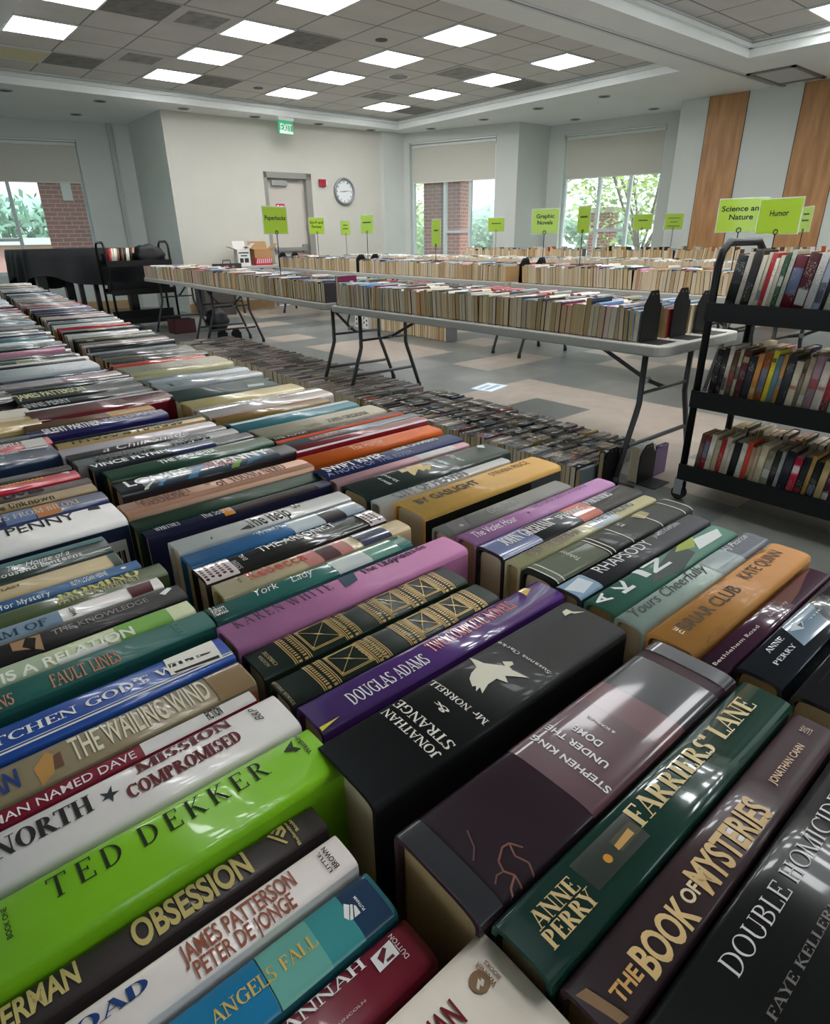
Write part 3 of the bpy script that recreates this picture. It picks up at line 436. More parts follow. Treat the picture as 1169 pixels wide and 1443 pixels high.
 ('B28', .9005, .1597, .3993, 1.1679, 1.2597, '6e1424', 'G', 'large dark red hardcover with white glare stripe along its far edge', [('e', 'c9c9cc', .72, .98), ('p', 'd8c0c0', [(.0074, .0005), (.0234, .0005), (.0269, .0005), (.0105, .0029)])]),  # glare along the far edge is a pale stripe in the colour
 ('B29', .8998, .1651, .3903, 1.2689, 1.3159, '191a1c', 'g', 'black hardcover with silver author lettering', [('t', 'ANNE PERRY', 'sans', 'c0c0c0', 'A', -0.0013, .0779, .004, .0437)]),
 ('B30', .9002, .1649, .3917, 1.3291, 1.4111, '1e1e1c', 'g', 'black hardcover with pale yellow author lettering and a white patch', [('t', 'JAMES PATTERSON', 'bold', 'd8d49a', 'A', .0053, .1249, .027, .0763), ('p', 'e4e4e0', [(.1385, .0815), (.1892, .0815), (.1962, .0815), (.1501, .0815)])]),
 ('C1', .9, .384, .62, .045, .083, '1f1c22', 'G', 'dark glossy hardcover with gold letters at the right side of the front corner', [('t', 'ANNE PERRY', 'serif', 'cdb890', 'A', .0224, .1054, .0297, .0298)]),
 ('C2', .9, .385, .622, .088, .119, '20242e', 'G', 'glossy black hardcover with silver capitals and a stormy blue picture', [('t', 'ANNE', 'serif', 'd9dade', 'A', .0297, .0562, .0209, .0247), ('t', 'PERRY', 'serif', 'd9dade', 'A', .0198, .0544, .0118, .0153), ('p', '3f6c86', [(.0574, .0085), (.1021, .0068), (.1226, .0281), (.0708, .0289)]), ('p', 'c2cfd6', [(.0691, .022), (.08, .0165), (.0894, .021), (.0812, .0254)]), ('p', '141a24', [(.0805, .0217), (.0807, .0173), (.0873, .0214)]), ('t', 'THE CATER STREET', 'serif', 'cfd0d4', 'A', .095, .2139, .0176, .019)]),
 ('C3', .8981, .3725, .5719, .1198, .1405, '4a1f3c', 'G', 'glossy plum hardcover with pale lettering and sharp white reflections', [('t', 'Bethlehem Road', 'serif', 'd9c4c0', 'A', .0039, .074, .0083, .0111), ('t', 'Anne Perry', 'serif', 'd9c4c0', 'A', .0921, .1253, .0082, .0107)]),
 ('C4', .9037, .3709, .5878, .142, .178, 'c98a48', 'm', 'orange tan hardcover with thin black capitals and a leafy pattern', [('t', 'BRIAR CLUB', 'sans', '2a1c10', 'A', .0219, .1094, .0148, .0263), ('t', 'KATE QUINN', 'sans', '3a2a1a', 'A', .129, .2, .0183, .0293), ('t', 'THE', 'sans', 'f0e0c4', 'X', .0154, .0246, .0196, .0147), ('p', 'a06a34', [(.0597, .0355), (.0759, .0332), (.0804, .0355)]), ('p', 'a06a34', [(.1014, .0355), (.119, .0327), (.119, .0355)]), ('p', 'a06a34', [(.0222, .0005), (.0504, .0005), (.0462, .0029), (.0275, .0024)]), ('p', 'a06a34', [(.1764, .0355), (.1967, .0313), (.1951, .0355)])]),
 ('C5', .9, .376, .6, .181, .2075, 'b4c4ba', 'm', 'pale mint hardcover with black flowing handwriting and a grey end', [('b', '5d626c', .1698, .2235), ('b', '98a4a4', .1273, .1698), ('t', 'Yours Cheerfully', 'script', '1a1c20', 'A', .0107, .125, .0133, .0246), ('t', 'AJ Pearce', 'script', 'e6e8ea', 'A', .1667, .2143, .0173, .0245)]),
 ('C6', .9, .379, .592, .2085, .2375, '4f7d6c', 'm', 'sage green hardcover with large white letters, dark tree picture and barcode label', [('p', '3a4640', [(.0633, .0059), (.1045, .0005), (.1429, .0085), (.1435, .0285), (.0847, .0159)]), ('p', 'aab84a', [(.1291, .021), (.1527, .0135), (.1741, .0269), (.1453, .0272)]), ('p', 'e9ece8', [(.1504, .0086), (.195, .008), (.2065, .0185), (.1662, .0229)]), ('t', 'A', 'bold', 'e9eee8', 'X', .0125, .0249, .017, .0012), ('t', 'K', 'bold', 'e9eee8', 'X', .0108, .0273, .0466, .0298), ('t', 'I', 'bold', 'e9eee8', 'X', .0133, .0273, .0753, .0665), ('t', 'N', 'bold', 'e9eee8', 'X', .0117, .0273, .1067, .0789)]),
 ('C7', .9, .377, .6, .2395, .266, '36363a', 'm', 'charcoal hardcover with thin white capitals and a pale blue flower end', [('t', 'RHAPSODY', 'sans', 'e6e4e2', 'A', .0473, .1326, .0119, .0246), ('t', 'MITCHELL', 'sans', 'b8b8ba', 'A', .1563, .1925, .0199, .0246), ('t', 'JAMES KAPLAN', 'sans', 'c8c8ca', 'A', .1436, .1925, .0171, .0222), ('b', '7e9cb4', .0005, .0321), ('p', 'd8e0e6', [(.0005, .0172), (.0085, .0036), (.0285, .0077), (.026, .0214)])]),
 ('C8', .8967, .3847, .6267, .2718, .3088, '272a24', 'm', 'olive and black classic book with white double rules and small tree emblem', [('b', '4a5236', .0058, .0841), ('b', 'e8e4d4', .0056, .0072), ('b', 'e8e4d4', .0139, .0155), ('b', 'e8e4d4', .0863, .0879), ('b', 'e8e4d4', .0929, .0945), ('b', 'e8e4d4', .1242, .1258), ('t', 'Tolstoy', 'serif', 'e8e4d4', 'X', .0111, .0334, .054, .0479), ('p', 'b8a87a', [(.17, .0323), (.1751, .019), (.192, .0231), (.1918, .035)]), ('t', 'IS', 'serif', 'e0dccc', 'X', .0234, .0332, .1474, .1407), ('b', 'e8e4d4', .1783, .1799), ('b', 'e8e4d4', .2247, .2263), ('b', 'e8e4d4', .2397, .2413)]),
 ('C9', .8977, .3842, .6172, .3096, .3279, 'c9bf92', 'g', 'narrow pale gold hardcover with brown capitals beside the olive classic', [('t', 'TONY HILLERMAN', 'narrow', '5a3a26', 'A', .0187, .0998, .0047, .017), ('b', 'b8c0c4', .1195, .1615), ('t', 'THE WAILING', 'narrow', '2a3a4a', 'A', .1269, .1991, .0074, .017), ('p', '222222', [(.2104, .0178), (.2241, .0178), (.2301, .0178), (.217, .0178)])]),
 ('C10', .8993, .383, .6216, .3287, .3639, '2c2c30', 'g', 'black hardcover with white author lettering, a deep blue end and a red orange band', [('b', '1f3c7e', .0009, .0584), ('t', 'JOHN GRISHAM', 'serifb', 'eceae6', 'A', .0202, .0941, .0134, .0283), ('b', 'c9532c', .1248, .1593), ('b', 'e8784a', .1572, .1576), ('t', 'SPARRING', 'narrow', 'f0ece4', 'A', .1064, .1482, .0163, .0259), ('t', 'PARTNERS', 'serifb', 'eceae6', 'A', .1599, .205, .0185, .0287)]),
 ('C11', .8994, .3849, .6215, .3649, .3934, 'bf86b8', 'm', 'lilac pink hardcover with white handwritten title and small purple ornament', [('t', 'The Violet Hour', 'script', 'f6f0f4', 'A', .0107, .0722, .0085, .0213), ('o', '6a3a78', .0939, .0144, .0018), ('t', 'VICTORIA BENTON FRANK', 'sans', '8a5a8e', 'A', .108, .2058, .0166, .0251)]),
 ('C12', .8965, .3829, .5825, .3992, .4275, '8c8a84', 'm', 'plain grey hardcover with a small dark ornamental square', [('p', '5a5654', [(.0075, .0009), (.0303, .0018), (.0394, .0249), (.0122, .021)]), ('o', '9a9894', .0246, .0097, .0027), ('t', 'Goodbye', 'script', 'a5a39d', 'A', .0691, .1193, .0086, .0222)]),
 ('C13', .9018, .3884, .6199, .4441, .4967, 'dba95a', 'm', 'wide golden yellow hardcover with spaced black capitals and black sides', [('s', '16140f'), ('t', 'BY GASLIGHT', 'bold', '1c1712', 'A', .0141, .1103, .0252, .0389), ('t', 'STEVEN PRICE', 'sans', '6e5530', 'A', .1376, .2073, .0307, .0413)]),
 ('C14', .8977, .3772, .5951, .5074, .5258, 'd6d4d0', 'g', 'white glossy hardcover with large black letters, behind the golden yellow one', [('t', 'CITY OF HEAVEN', 'bold', '23252a', 'A', .0251, .1403, .0013, .0171)]),
 ('C15', .9011, .3735, .6175, .5266, .5807, '25322e', 'g', 'wide dark green hardcover with a gilded galloping lion ornament', [('p', 'c9a64a', [(.082, .0451), (.093, .044), (.0991, .0477), (.1163, .046), (.1169, .036), (.1285, .0348), (.1117, .0178), (.1096, .0242), (.1036, .0208), (.1028, .0305), (.0846, .0162), (.0854, .0242), (.0883, .0347), (.0791, .0343)]), ('t', 'Hilary', 'serif', 'd8dcd4', 'X', .0129, .0392, .0465, .0421), ('t', 'Mantel', 'serif', 'd8dcd4', 'X', .014, .0447, .0589, .0538), ('t', 'The Mirror', 'serif', 'd8dcd4', 'X', .0163, .0468, .1453, .1385), ('t', 'the Light', 'serif', 'd8dcd4', 'X', .0144, .0509, .1703, .1628), ('p', 'e4e6e0', [(.2214, .0415), (.227, .0329), (.2347, .0437), (.2281, .0498)])]),
 ('C16', .898, .3768, .6045, .5924, .6105, 'cf9fa4', 'm', 'narrow dusty pink book with faint white end', [('b', 'd8d0cc', .1353, .2024)]),
 ('C17', .9008, .3759, .6103, .6123, .6482, '26305c', 'm', 'navy blue hardcover with bold white capitals beside the vivid orange one', [('t', 'SWIFT RIVER', 'bold', 'f2f0ee', 'A', .0098, .1023, .0148, .0334), ('t', 'ESSIE CHAMBERS', 'bold', 'e6e4e6', 'A', .1266, .2062, .0214, .0334), ('t', 'A NOVEL OF THE RIVER', 'sans', '8a90b8', 'A', .0037, .1431, .0025, .0124)]),
 ('C18', .9007, .385, .6204, .6673, .7062, 'e0661c', 'm', 'vivid orange hardcover with a small pale handwritten title', [('t', 'The Hunter', 'script', 'f0c8a4', 'A', .0779, .1327, .0085, .027)]),
 ('C19', .9, .4, .645, .728, .755, '8f1d30', 'g', 'crimson red hardcover with a bright glare stripe', [('e', 'e8dcdc', .0, .1)]),  # glare painted as a pale strip on the spine
 ('C20', .8997, .4005, .6508, .7579, .7809, '6e7478', 'g', 'grey blue hardcover with small red lettering', [('t', 'BARBARA', 'bold', 'b05a4a', 'A', .0449, .1062, .0024, .0128)]),
 ('C21', .8991, .4013, .6421, .7866, .8127, '4a3a34', 'm', 'dark brown hardcover with a thin red orange edge', [('e', 'd8542c', .0, .22), ('t', 'THE ALPHA', 'sans', 'd8d0c8', 'A', .0036, .0601, .0125, .0243)]),
 ('C22', .9003, .3996, .6313, .8191, .8751, 'b7ad97', 'm', 'wide beige hardcover with dark brown capital lettering', [('t', 'JOHN GRISHAM', 'serif', '3a342c', 'A', .1167, .197, .0039, .0202), ('t', 'THE APPEAL', 'bold', '8a8270', 'A', .0734, .1034, .0039, .0138)]),
 ('C23', .8993, .391, .6215, .8872, .9373, '3f7f8c', 'g', 'thin teal glossy book with pale edge stripe', [('e', 'b8ccd0', .55, .75)]),
 ('C24', .8994, .3889, .6014, .9472, .9872, '8a6a2c', 'g', 'bronze gold book with dark diagonal bands', [('e', 'b0402c', .75, 1.0)]),
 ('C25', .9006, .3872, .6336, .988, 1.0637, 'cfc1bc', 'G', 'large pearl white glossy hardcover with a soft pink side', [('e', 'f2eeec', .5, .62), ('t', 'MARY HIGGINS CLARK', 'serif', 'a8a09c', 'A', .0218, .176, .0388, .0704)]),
 ('C26', .9, .39, .62, 1.07, 1.132, 'd2bd83', 'g', 'pale yellow hardcover with worn edge', []),
 ('C27', .9, .392, .6, 1.136, 1.235, '3a4a44', 'm', 'wide dark grey green clothbound book with a small white strip at its end', [('p', 'c8ccc8', [(.1468, .016), (.1808, .0125), (.1875, .0301), (.155, .0374)])]),
]

# ---------------------------------------------------------------- room shell
SOF, TRAY, GX, GY, TT = H+1.87, H+2.032, 3.673, 6.914, .6096
WALLM = mat('wall_paint', 'c6c3b8', .75, noise=.03, nscale=2)
WALLG = mat('wall_paint_side', 'c6cac3', .75, noise=.03, nscale=2)
CEILM = mat('soffit_paint', 'eef1ee', .8, noise=.03, nscale=1.5)
def wall(name, a, b, z0, z1, holes=(), m=WALLM, depth=.22):
    a, b = Vector(a), Vector(b); L = (b-a).length; d = (b-a)/L; n = Vector((-d.y, d.x)); mb = MB()
    P = lambda s, z, o=0: (*(a+d*s+n*o), z)
    xs = sorted({0, L, *[v for h in holes for v in h[:2]]}); zs = sorted({z0, z1, *[v for h in holes for v in h[2:]]})
    for s0, s1 in zip(xs, xs[1:]):
        for c0, c1 in zip(zs, zs[1:]):
            if any(h[0]-1e-6 <= s0 and s1 <= h[1]+1e-6 and h[2]-1e-6 <= c0 and c1 <= h[3]+1e-6 for h in holes): continue
            mb.add([P(s0, c0), P(s1, c0), P(s1, c1), P(s0, c1), P(s0, c0, depth), P(s1, c0, depth), P(s1, c1, depth), P(s0, c1, depth)],
                   [(0, 1, 2, 3), (5, 4, 7, 6), (0, 4, 5, 1), (3, 2, 6, 7), (0, 3, 7, 4), (1, 5, 6, 2)], m)
    struct(mb.obj(name)); return P
B0, B1 = (4.324, 11.16), (8.46, 10.95)
W1a, W1b = (-4.6, 14.96), (4.04, 12.94)
w1o = Vector((2.5-W1a[0], 13.3-W1a[1])).length          # offset of the measured origin along wall 1
PB = wall('wall_back', B0, B1, 0, SOF, [(1.63, 2.585, 0, 2.265)])
P1 = wall('wall_left', W1a, W1b, 0, SOF, [(w1o-2.6, w1o+1.04, .65, 2.77)], WALLG)
wall('wall_left_pier', (4.04, 12.94), (4.36, 12.74), 0, SOF, (), WALLG, .3)
wall('wall_left_return', (4.33, 12.75), (4.324, 11.16), 0, SOF, (), WALLG, .01)
wall('wall_back_return', (8.46, 10.95), (8.485, 10.87), 0, SOF, (), WALLG)
wall('wall_window_pier', (8.485, 10.87), (8.995, 10.86), 0, SOF, (), WALLG)
P2 = wall('wall_window', (8.995, 10.86), (9.843, 8.6), 0, SOF, [(.13, 1.985, .72, 2.864)], WALLG)
wall('wall_window_return', (9.843, 8.6), (10.689, 8.568), 0, SOF, (), WALLG)
P3 = wall('wall_window_far', (10.689, 8.568), (11.185, 6.27), 0, SOF, [(.30, 2.165, .72, 2.864)], WALLG)
wall('wall_right_return', (11.185, 6.27), (10.465, 5.863), 0, SOF, (), WALLG, .02)
RA, RB = Vector((10.465, 5.863)), Vector((10.75, 3.36)); rd = (RB-RA).normalized(); RC = RA+rd*9.6
PR = wall('wall_right', RA, RC, 0, SOF, (), WALLG)
wall('wall_front', RC, (-4.6, RC.y), 0, SOF, [(q, q+2.1, .75, 2.75) for q in (4.6, 9.4)], WALLG); wall('wall_side', (-4.6, RC.y), W1a, 0, SOF, [(q, q+2.1, .75, 2.75) for q in (1.2, 4.6, 8.0, 11.4)], WALLG)  # openings out of view, added to let fill daylight onto the near books
mb = MB(); mb.box(.0, .07, -.05, .05, 0, SOF, mat('pilaster_paint', 'a9aca6', .6)); struct(mb.obj('trim_pilaster', None, (4.02, 12.93, 0), R(-13)))
# wood veneer panels on the right wall
wood = mat('maple_veneer', 'a9794a', .45); N = wood.node_tree.nodes; Ln = wood.node_tree.links
t = N.new('ShaderNodeTexCoord'); mp = N.new('ShaderNodeMapping'); mp.inputs['Scale'].default_value = (7, 7, .9); n = N.new('ShaderNodeTexNoise'); n.inputs['Scale'].default_value = 2.2; n.inputs['Detail'].default_value = 6
r = N.new('ShaderNodeValToRGB'); r.color_ramp.elements[0].color = (*lin('97683c'), 1); r.color_ramp.elements[0].position = .3; r.color_ramp.elements[1].color = (*lin('b98a58'), 1); r.color_ramp.elements[1].position = .75
Ln.new(t.outputs['Object'], mp.inputs[0]); Ln.new(mp.outputs[0], n.inputs['Vector']); Ln.new(n.outputs['Fac'], r.inputs[0]); Ln.new(r.outputs[0], N['Principled BSDF'].inputs['Base Color'])
rz_r = math.atan2(rd.y, rd.x)
dark = mat('dark_gap', '2a2420', .8)
for i, (a, b) in enumerate(((.43, .975), (1.70, 2.27), (2.99, 3.55))):
    mb = MB(); mb.box(a, b, -.018, .0, 0, SOF-.004, wood); mb.box(a-.012, a, -.006, 0, 0, SOF-.004, dark); mb.box(b, b+.006, -.006, 0, 0, SOF-.004, dark)
    struct(mb.obj(f'trim_{i+5}', None, (*RA, 0), rz_r))
def along(name, a, b, boxes, s0=0):
    d = Vector(b)-Vector(a); mb = MB()
    for bx in boxes: mb.box(*bx)
    return mb.obj(name, None, (*a, 0), math.atan2(d.y, d.x))
tan = mat('oak_base', 'a98a62', .5, noise=.1, nscale=6)
struct(along('baseboard_back', B0, B1, [(0, 1.60, -.016, 0, 0, .15, tan), (2.62, 4.14, -.016, 0, 0, .15, tan)]))
struct(along('baseboard_left', W1a, W1b, [(0, 8.87, -.016, 0, 0, .15, tan)]))
struct(along('baseboard_right', RA, RC, [(0, 9.6, -.03, 0, 0, .12, tan)]))

# floor: half-metre vinyl squares
fm = [mat('vinyl_slate', '636765', .32, noise=.16, nscale=5, bump=.02, bscale=30), mat('vinyl_stone', '73746f', .34, noise=.14, nscale=5), mat('vinyl_beige', '9c9084', .34, noise=.12, nscale=7), mat('vinyl_dark', '525655', .32, noise=.15, nscale=5)]
mb = MB(); fx0, fy0, cs = 3.83-.5*17, 3.03-.5*15, .5
rnd = random.Random(4)
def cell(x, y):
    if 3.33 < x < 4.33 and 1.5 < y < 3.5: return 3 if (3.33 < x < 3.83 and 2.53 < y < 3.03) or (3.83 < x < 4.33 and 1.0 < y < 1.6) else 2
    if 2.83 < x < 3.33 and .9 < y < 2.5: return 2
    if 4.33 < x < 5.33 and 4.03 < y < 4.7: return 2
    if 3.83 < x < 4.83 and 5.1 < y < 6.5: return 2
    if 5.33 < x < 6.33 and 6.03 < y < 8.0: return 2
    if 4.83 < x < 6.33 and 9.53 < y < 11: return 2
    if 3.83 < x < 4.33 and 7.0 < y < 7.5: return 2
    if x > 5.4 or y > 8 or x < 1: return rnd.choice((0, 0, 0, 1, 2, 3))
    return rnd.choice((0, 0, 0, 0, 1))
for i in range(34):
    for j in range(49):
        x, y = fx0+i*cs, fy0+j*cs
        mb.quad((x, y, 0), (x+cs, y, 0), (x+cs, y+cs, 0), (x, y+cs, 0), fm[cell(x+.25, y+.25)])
struct(mb.obj('floor'))

# ceiling: soffit with two tile trays
tile = mat('acoustic_tile', 'a8a6a2', .9); N = tile.node_tree.nodes; Ln = tile.node_tree.links
g = N.new('ShaderNodeNewGeometry'); sx = N.new('ShaderNodeSeparateXYZ'); Ln.new(g.outputs['Position'], sx.inputs[0])
def fr(out, off):
    a = N.new('ShaderNodeMath'); a.operation = 'SUBTRACT'; a.inputs[1].default_value = off; Ln.new(out, a.inputs[0])
    b = N.new('ShaderNodeMath'); b.operation = 'DIVIDE'; b.inputs[1].default_value = TT; Ln.new(a.outputs[0], b.inputs[0])
    c = N.new('ShaderNodeMath'); c.operation = 'FRACT'; Ln.new(b.outputs[0], c.inputs[0])
    d = N.new('ShaderNodeMath'); d.operation = 'SUBTRACT'; d.inputs[1].default_value = .5; Ln.new(c.outputs[0], d.inputs[0])
    e = N.new('ShaderNodeMath'); e.operation = 'ABSOLUTE'; Ln.new(d.outputs[0], e.inputs[0])
    f = N.new('ShaderNodeMath'); f.operation = 'GREATER_THAN'; f.inputs[1].default_value = .484; Ln.new(e.outputs[0], f.inputs[0]); return f.outputs[0]
mxm = N.new('ShaderNodeMath'); mxm.operation = 'MAXIMUM'; Ln.new(fr(sx.outputs[0], GX), mxm.inputs[0]); Ln.new(fr(sx.outputs[1], GY), mxm.inputs[1])
nz = N.new('ShaderNodeTexNoise'); nz.inputs['Scale'].default_value = 3; Ln.new(g.outputs['Position'], nz.inputs['Vector'])
rp = N.new('ShaderNodeValToRGB'); rp.color_ramp.elements[0].color = (*lin('cbc8c2'), 1); rp.color_ramp.elements[1].color = (*lin('dedbd5'), 1); Ln.new(nz.outputs['Fac'], rp.inputs[0])
mx = N.new('ShaderNodeMix'); mx.data_type = 'RGBA'; mx.inputs[7].default_value = (*lin('8b8985'), 1); Ln.new(mxm.outputs[0], mx.inputs[0]); Ln.new(rp.outputs[0], mx.inputs[6]); Ln.new(mx.outputs[2], N['Principled BSDF'].inputs['Base Color'])
T1 = (1.71, 8.62, 4.91, 10.56); T2 = (-3.0, 8.69, -2.6, 4.11)
mb = MB(); X0, X1, Y0, Y1 = -4.9, 11.6, -4.2, 15.1
def ceil_rect(a, b, c, d): mb.quad((a, c, SOF), (a, d, SOF), (b, d, SOF), (b, c, SOF), CEILM)
ceil_rect(X0, X1, T1[3], Y1); ceil_rect(X0, T1[0], T1[2], T1[3]); ceil_rect(T1[1], X1, T1[2], T1[3]); ceil_rect(X0, X1, T2[3], T1[2])
ceil_rect(X0, T2[0], T2[2], T2[3]); ceil_rect(T2[1], X1, T2[2], T2[3]); ceil_rect(X0, X1, Y0, T2[2])
for a, b, c, d in (T1, T2):
    mb.quad((a, c, TRAY), (a, d, TRAY), (b, d, TRAY), (b, c, TRAY), tile)
    for p, q in (((a, c), (b, c)), ((b, c), (b, d)), ((b, d), (a, d)), ((a, d), (a, c))): mb.quad((*p, SOF), (*q, SOF), (*q, TRAY), (*p, TRAY), CEILM)
mb.box(X0, X1, Y0, Y1, TRAY+.05, TRAY+.1, CEILM)
struct(mb.obj('ceiling'))
for i, (a, b, c, d) in enumerate((T1, T2)):
    mb = MB(); q = .05
    for z0, z1, w in ((SOF+.085, SOF+.125, q), (TRAY-.02, TRAY-.001, .025)):
        mb.box(a, b, c, c+w, z0, z1, CEILM); mb.box(a, b, d-w, d, z0, z1, CEILM); mb.box(a, a+w, c, d, z0, z1, CEILM); mb.box(b-w, b, c, d, z0, z1, CEILM)
    struct(mb.obj(f'trim_{i+1}'))
mb = MB(); white = mat('white_metal', 'd9dcdb', .4); blk = mat('black_slot', '0c0c0d', .6)
mb.box(1, 10.45, 4.47, 4.50, SOF-.012, SOF+.002, white); mb.box(1, 10.45, 4.50, 4.525, SOF-.006, SOF+.002, blk); mb.box(1, 10.45, 4.525, 4.56, SOF-.012, SOF+.002, white); struct(mb.obj('trim_3'))
mb = MB(); gm = mat('grey_metal', '83807a', .4, metal=.5)
mb.box(9.49, 10.5, 3.9, 4.47, SOF-.006, SOF+.002, mat('hatch_white', 'c9cbc8', .6))
for bx in ((9.47, 10.52, 3.88, 3.93), (9.47, 10.6, 4.42, 4.47), (9.47, 9.53, 3.88, 4.47), (10.4, 10.46, 3.88, 4.47)): mb.box(*bx, SOF-.02, SOF, gm)
struct(mb.obj('trim_4'))

# ---------------------------------------------------------------- ceiling fittings
PANEL_M = mat('light_diffuser', 'ffffff', .5, emit='fbfdff', es=PANEL); OFF_M = mat('unlit_diffuser', 'd8cfa0', .5)
cells = [(i, j) for i in (-3, 0, 3, 6) for j in (-2, 0, 2, 4) if (i, j) != (-3, 4)]
cells2 = [(i, j) for j in (-7, -9, -11, -13) for i in (7, 4, 1, -2)]  # mostly out of view, more panels added here to brighten the near books
rows = {-2: 'nearest', 0: 'second', 2: 'third', 4: 'farthest'}; cols = {-3: 'leftmost', 0: 'second', 3: 'third', 6: 'rightmost'}
def panel(i, j, label, lit=True, group='square ceiling light panels'):
    o = thing('ceiling_light', label, 'ceiling light', (GX+i*TT, GY+j*TT, TRAY-.012), 0, group)
    f = MB()
    for bx in ((0, TT, 0, .02), (0, TT, TT-.02, TT), (0, .02, .02, TT-.02), (TT-.02, TT, .02, TT-.02)): f.box(*bx, -.004, .012, white)
    f.obj('frame', o); d = MB(); d.box(.02, TT-.02, .02, TT-.02, 0, .012, PANEL_M if lit else OFF_M); d.obj('diffuser', o)
for i, j in cells: panel(i, j, f'lit square ceiling panel, {rows[j]} across in the {cols[i]} line of panels running away')
panel(-3, 4, 'unlit yellowish square ceiling panel at the left', False)
for i, j in cells2: panel(i, j, 'lit square ceiling panel in the tray over the book carts' if (i, j) == (7, -7) else 'lit ceiling panel added out of view behind the camera in the nearer tray', group='panels of the nearer tray')
gd = mat('vent_dark', '9c9a95', .8, noise=.25, nscale=9); gd2 = mat('vent_darker', '85837e', .8, noise=.25, nscale=9)
def vent(i, j, label, m, inset=.02, frame=False):
    o = thing('ceiling_vent', label, 'vent', (GX+i*TT, GY+j*TT, TRAY-.006), 0, 'square ceiling vents')
    a = MB(); a.box(inset, TT-inset, inset, TT-inset, 0, .004, m); a.obj('grille', o)
    f = MB()
    for bx in ((0, TT, 0, inset), (0, TT, TT-inset, TT), (0, inset, inset, TT-inset), (TT-inset, TT, inset, TT-inset)): f.box(*bx, -.002, .005, mat('vent_rim', 'cac8c2', .6))
    f.obj('frame', o)
for i, j, l, m, q in ((-2, 0, 'large dark perforated ceiling tile nearest the top edge', gd2, .01), (-1, 0, 'rounded dark vent tile beside the large dark ceiling tile', gd, .09), (-2, 4, 'dark perforated ceiling tile beside the unlit yellowish panel', gd2, .01), (-1, 3, 'rounded dark vent tile between the dark tile and a lit panel', gd, .1),
    (1, 4, 'dark ceiling tile right of the farthest panel in the second line', gd2, .01), (1, 0, 'dark stained ceiling tile right of the second panel in the second line', gd2, .01), (5, 3, 'square framed return vent near the far corner of the tray', gd, .08), (7, 4, 'dark ceiling tile in the far tray corner', gd2, .01), (5, 0, 'grey ceiling tile left of the second panel in the rightmost line', gd, .04), (7, 0, 'dark ceiling tile right of the second panel in the rightmost line', gd2, .01)): vent(i, j, l, m, q)
mb = MB(); mb.disc((0, 0), .16, -.012, 0, white); mb.disc((0, 0), .13, -.016, -.012, gd); tag(mb.obj('ceiling_speaker', None, (6.45, 7.87, TRAY)), 'round white rimmed speaker among the ceiling tiles', 'speaker')
for x, y, l in ((5.26, 9.67, 'small dark sprinkler near the farthest panel of the third line'), (5.23, 6.67, 'small dark sprinkler between the nearest panels of the second and third lines')):
    mb = MB(); mb.disc((0, 0), .07, -.006, 0, mat('sprinkler_dark', '3a3936', .5)); tag(mb.obj('sprinkler', None, (x, y, TRAY)), l, 'sprinkler')
ordn = lambda n: f"{n}{'th' if 10 <= n % 100 <= 20 else {1: 'st', 2: 'nd', 3: 'rd'}.get(n % 10, 'th')}"
can = mat('downlight_black', '0b0b0b', .5)
def downlight(x, y, l):
    o = thing('downlight', l, 'downlight', (x, y, SOF), 0, 'recessed soffit downlights'); a = MB(); a.tube([(.085*math.cos(k*.2618), .085*math.sin(k*.2618), -.003) for k in range(24)], .008, mat('ring_grey', 'b5b8b5', .4), 6, True); a.obj('trim_ring', o)
    b = MB(); b.disc((0, 0), .08, -.004, -.001, can); b.obj('lamp_recess', o)
for k, (x, y) in enumerate(((2.21, 11), (3.4, 11), (4.58, 10.95), (5.79, 10.95), (7.04, 10.96), (8.2, 10.93))):
    downlight(x, min(y, 10.86) if x > 4.4 else y, f'dark round downlight, {ordn(k+1)} from the left along the back wall soffit')
downlight(3.4, 12.31, 'dark round downlight set back above the left window wall')
for k, (x, y) in enumerate(((9.03, 10.08), (9.12, 8.8), (9.11, 7.58), (9.17, 6.39))): downlight(x, y, f'dark round downlight, {ordn(k+1)} from the far corner along the window side soffit')
downlight(10.46, 7.85, 'dark round downlight directly above the left part of the far window'); downlight(10.69, 6.47, 'dark round downlight directly above the right part of the far window')

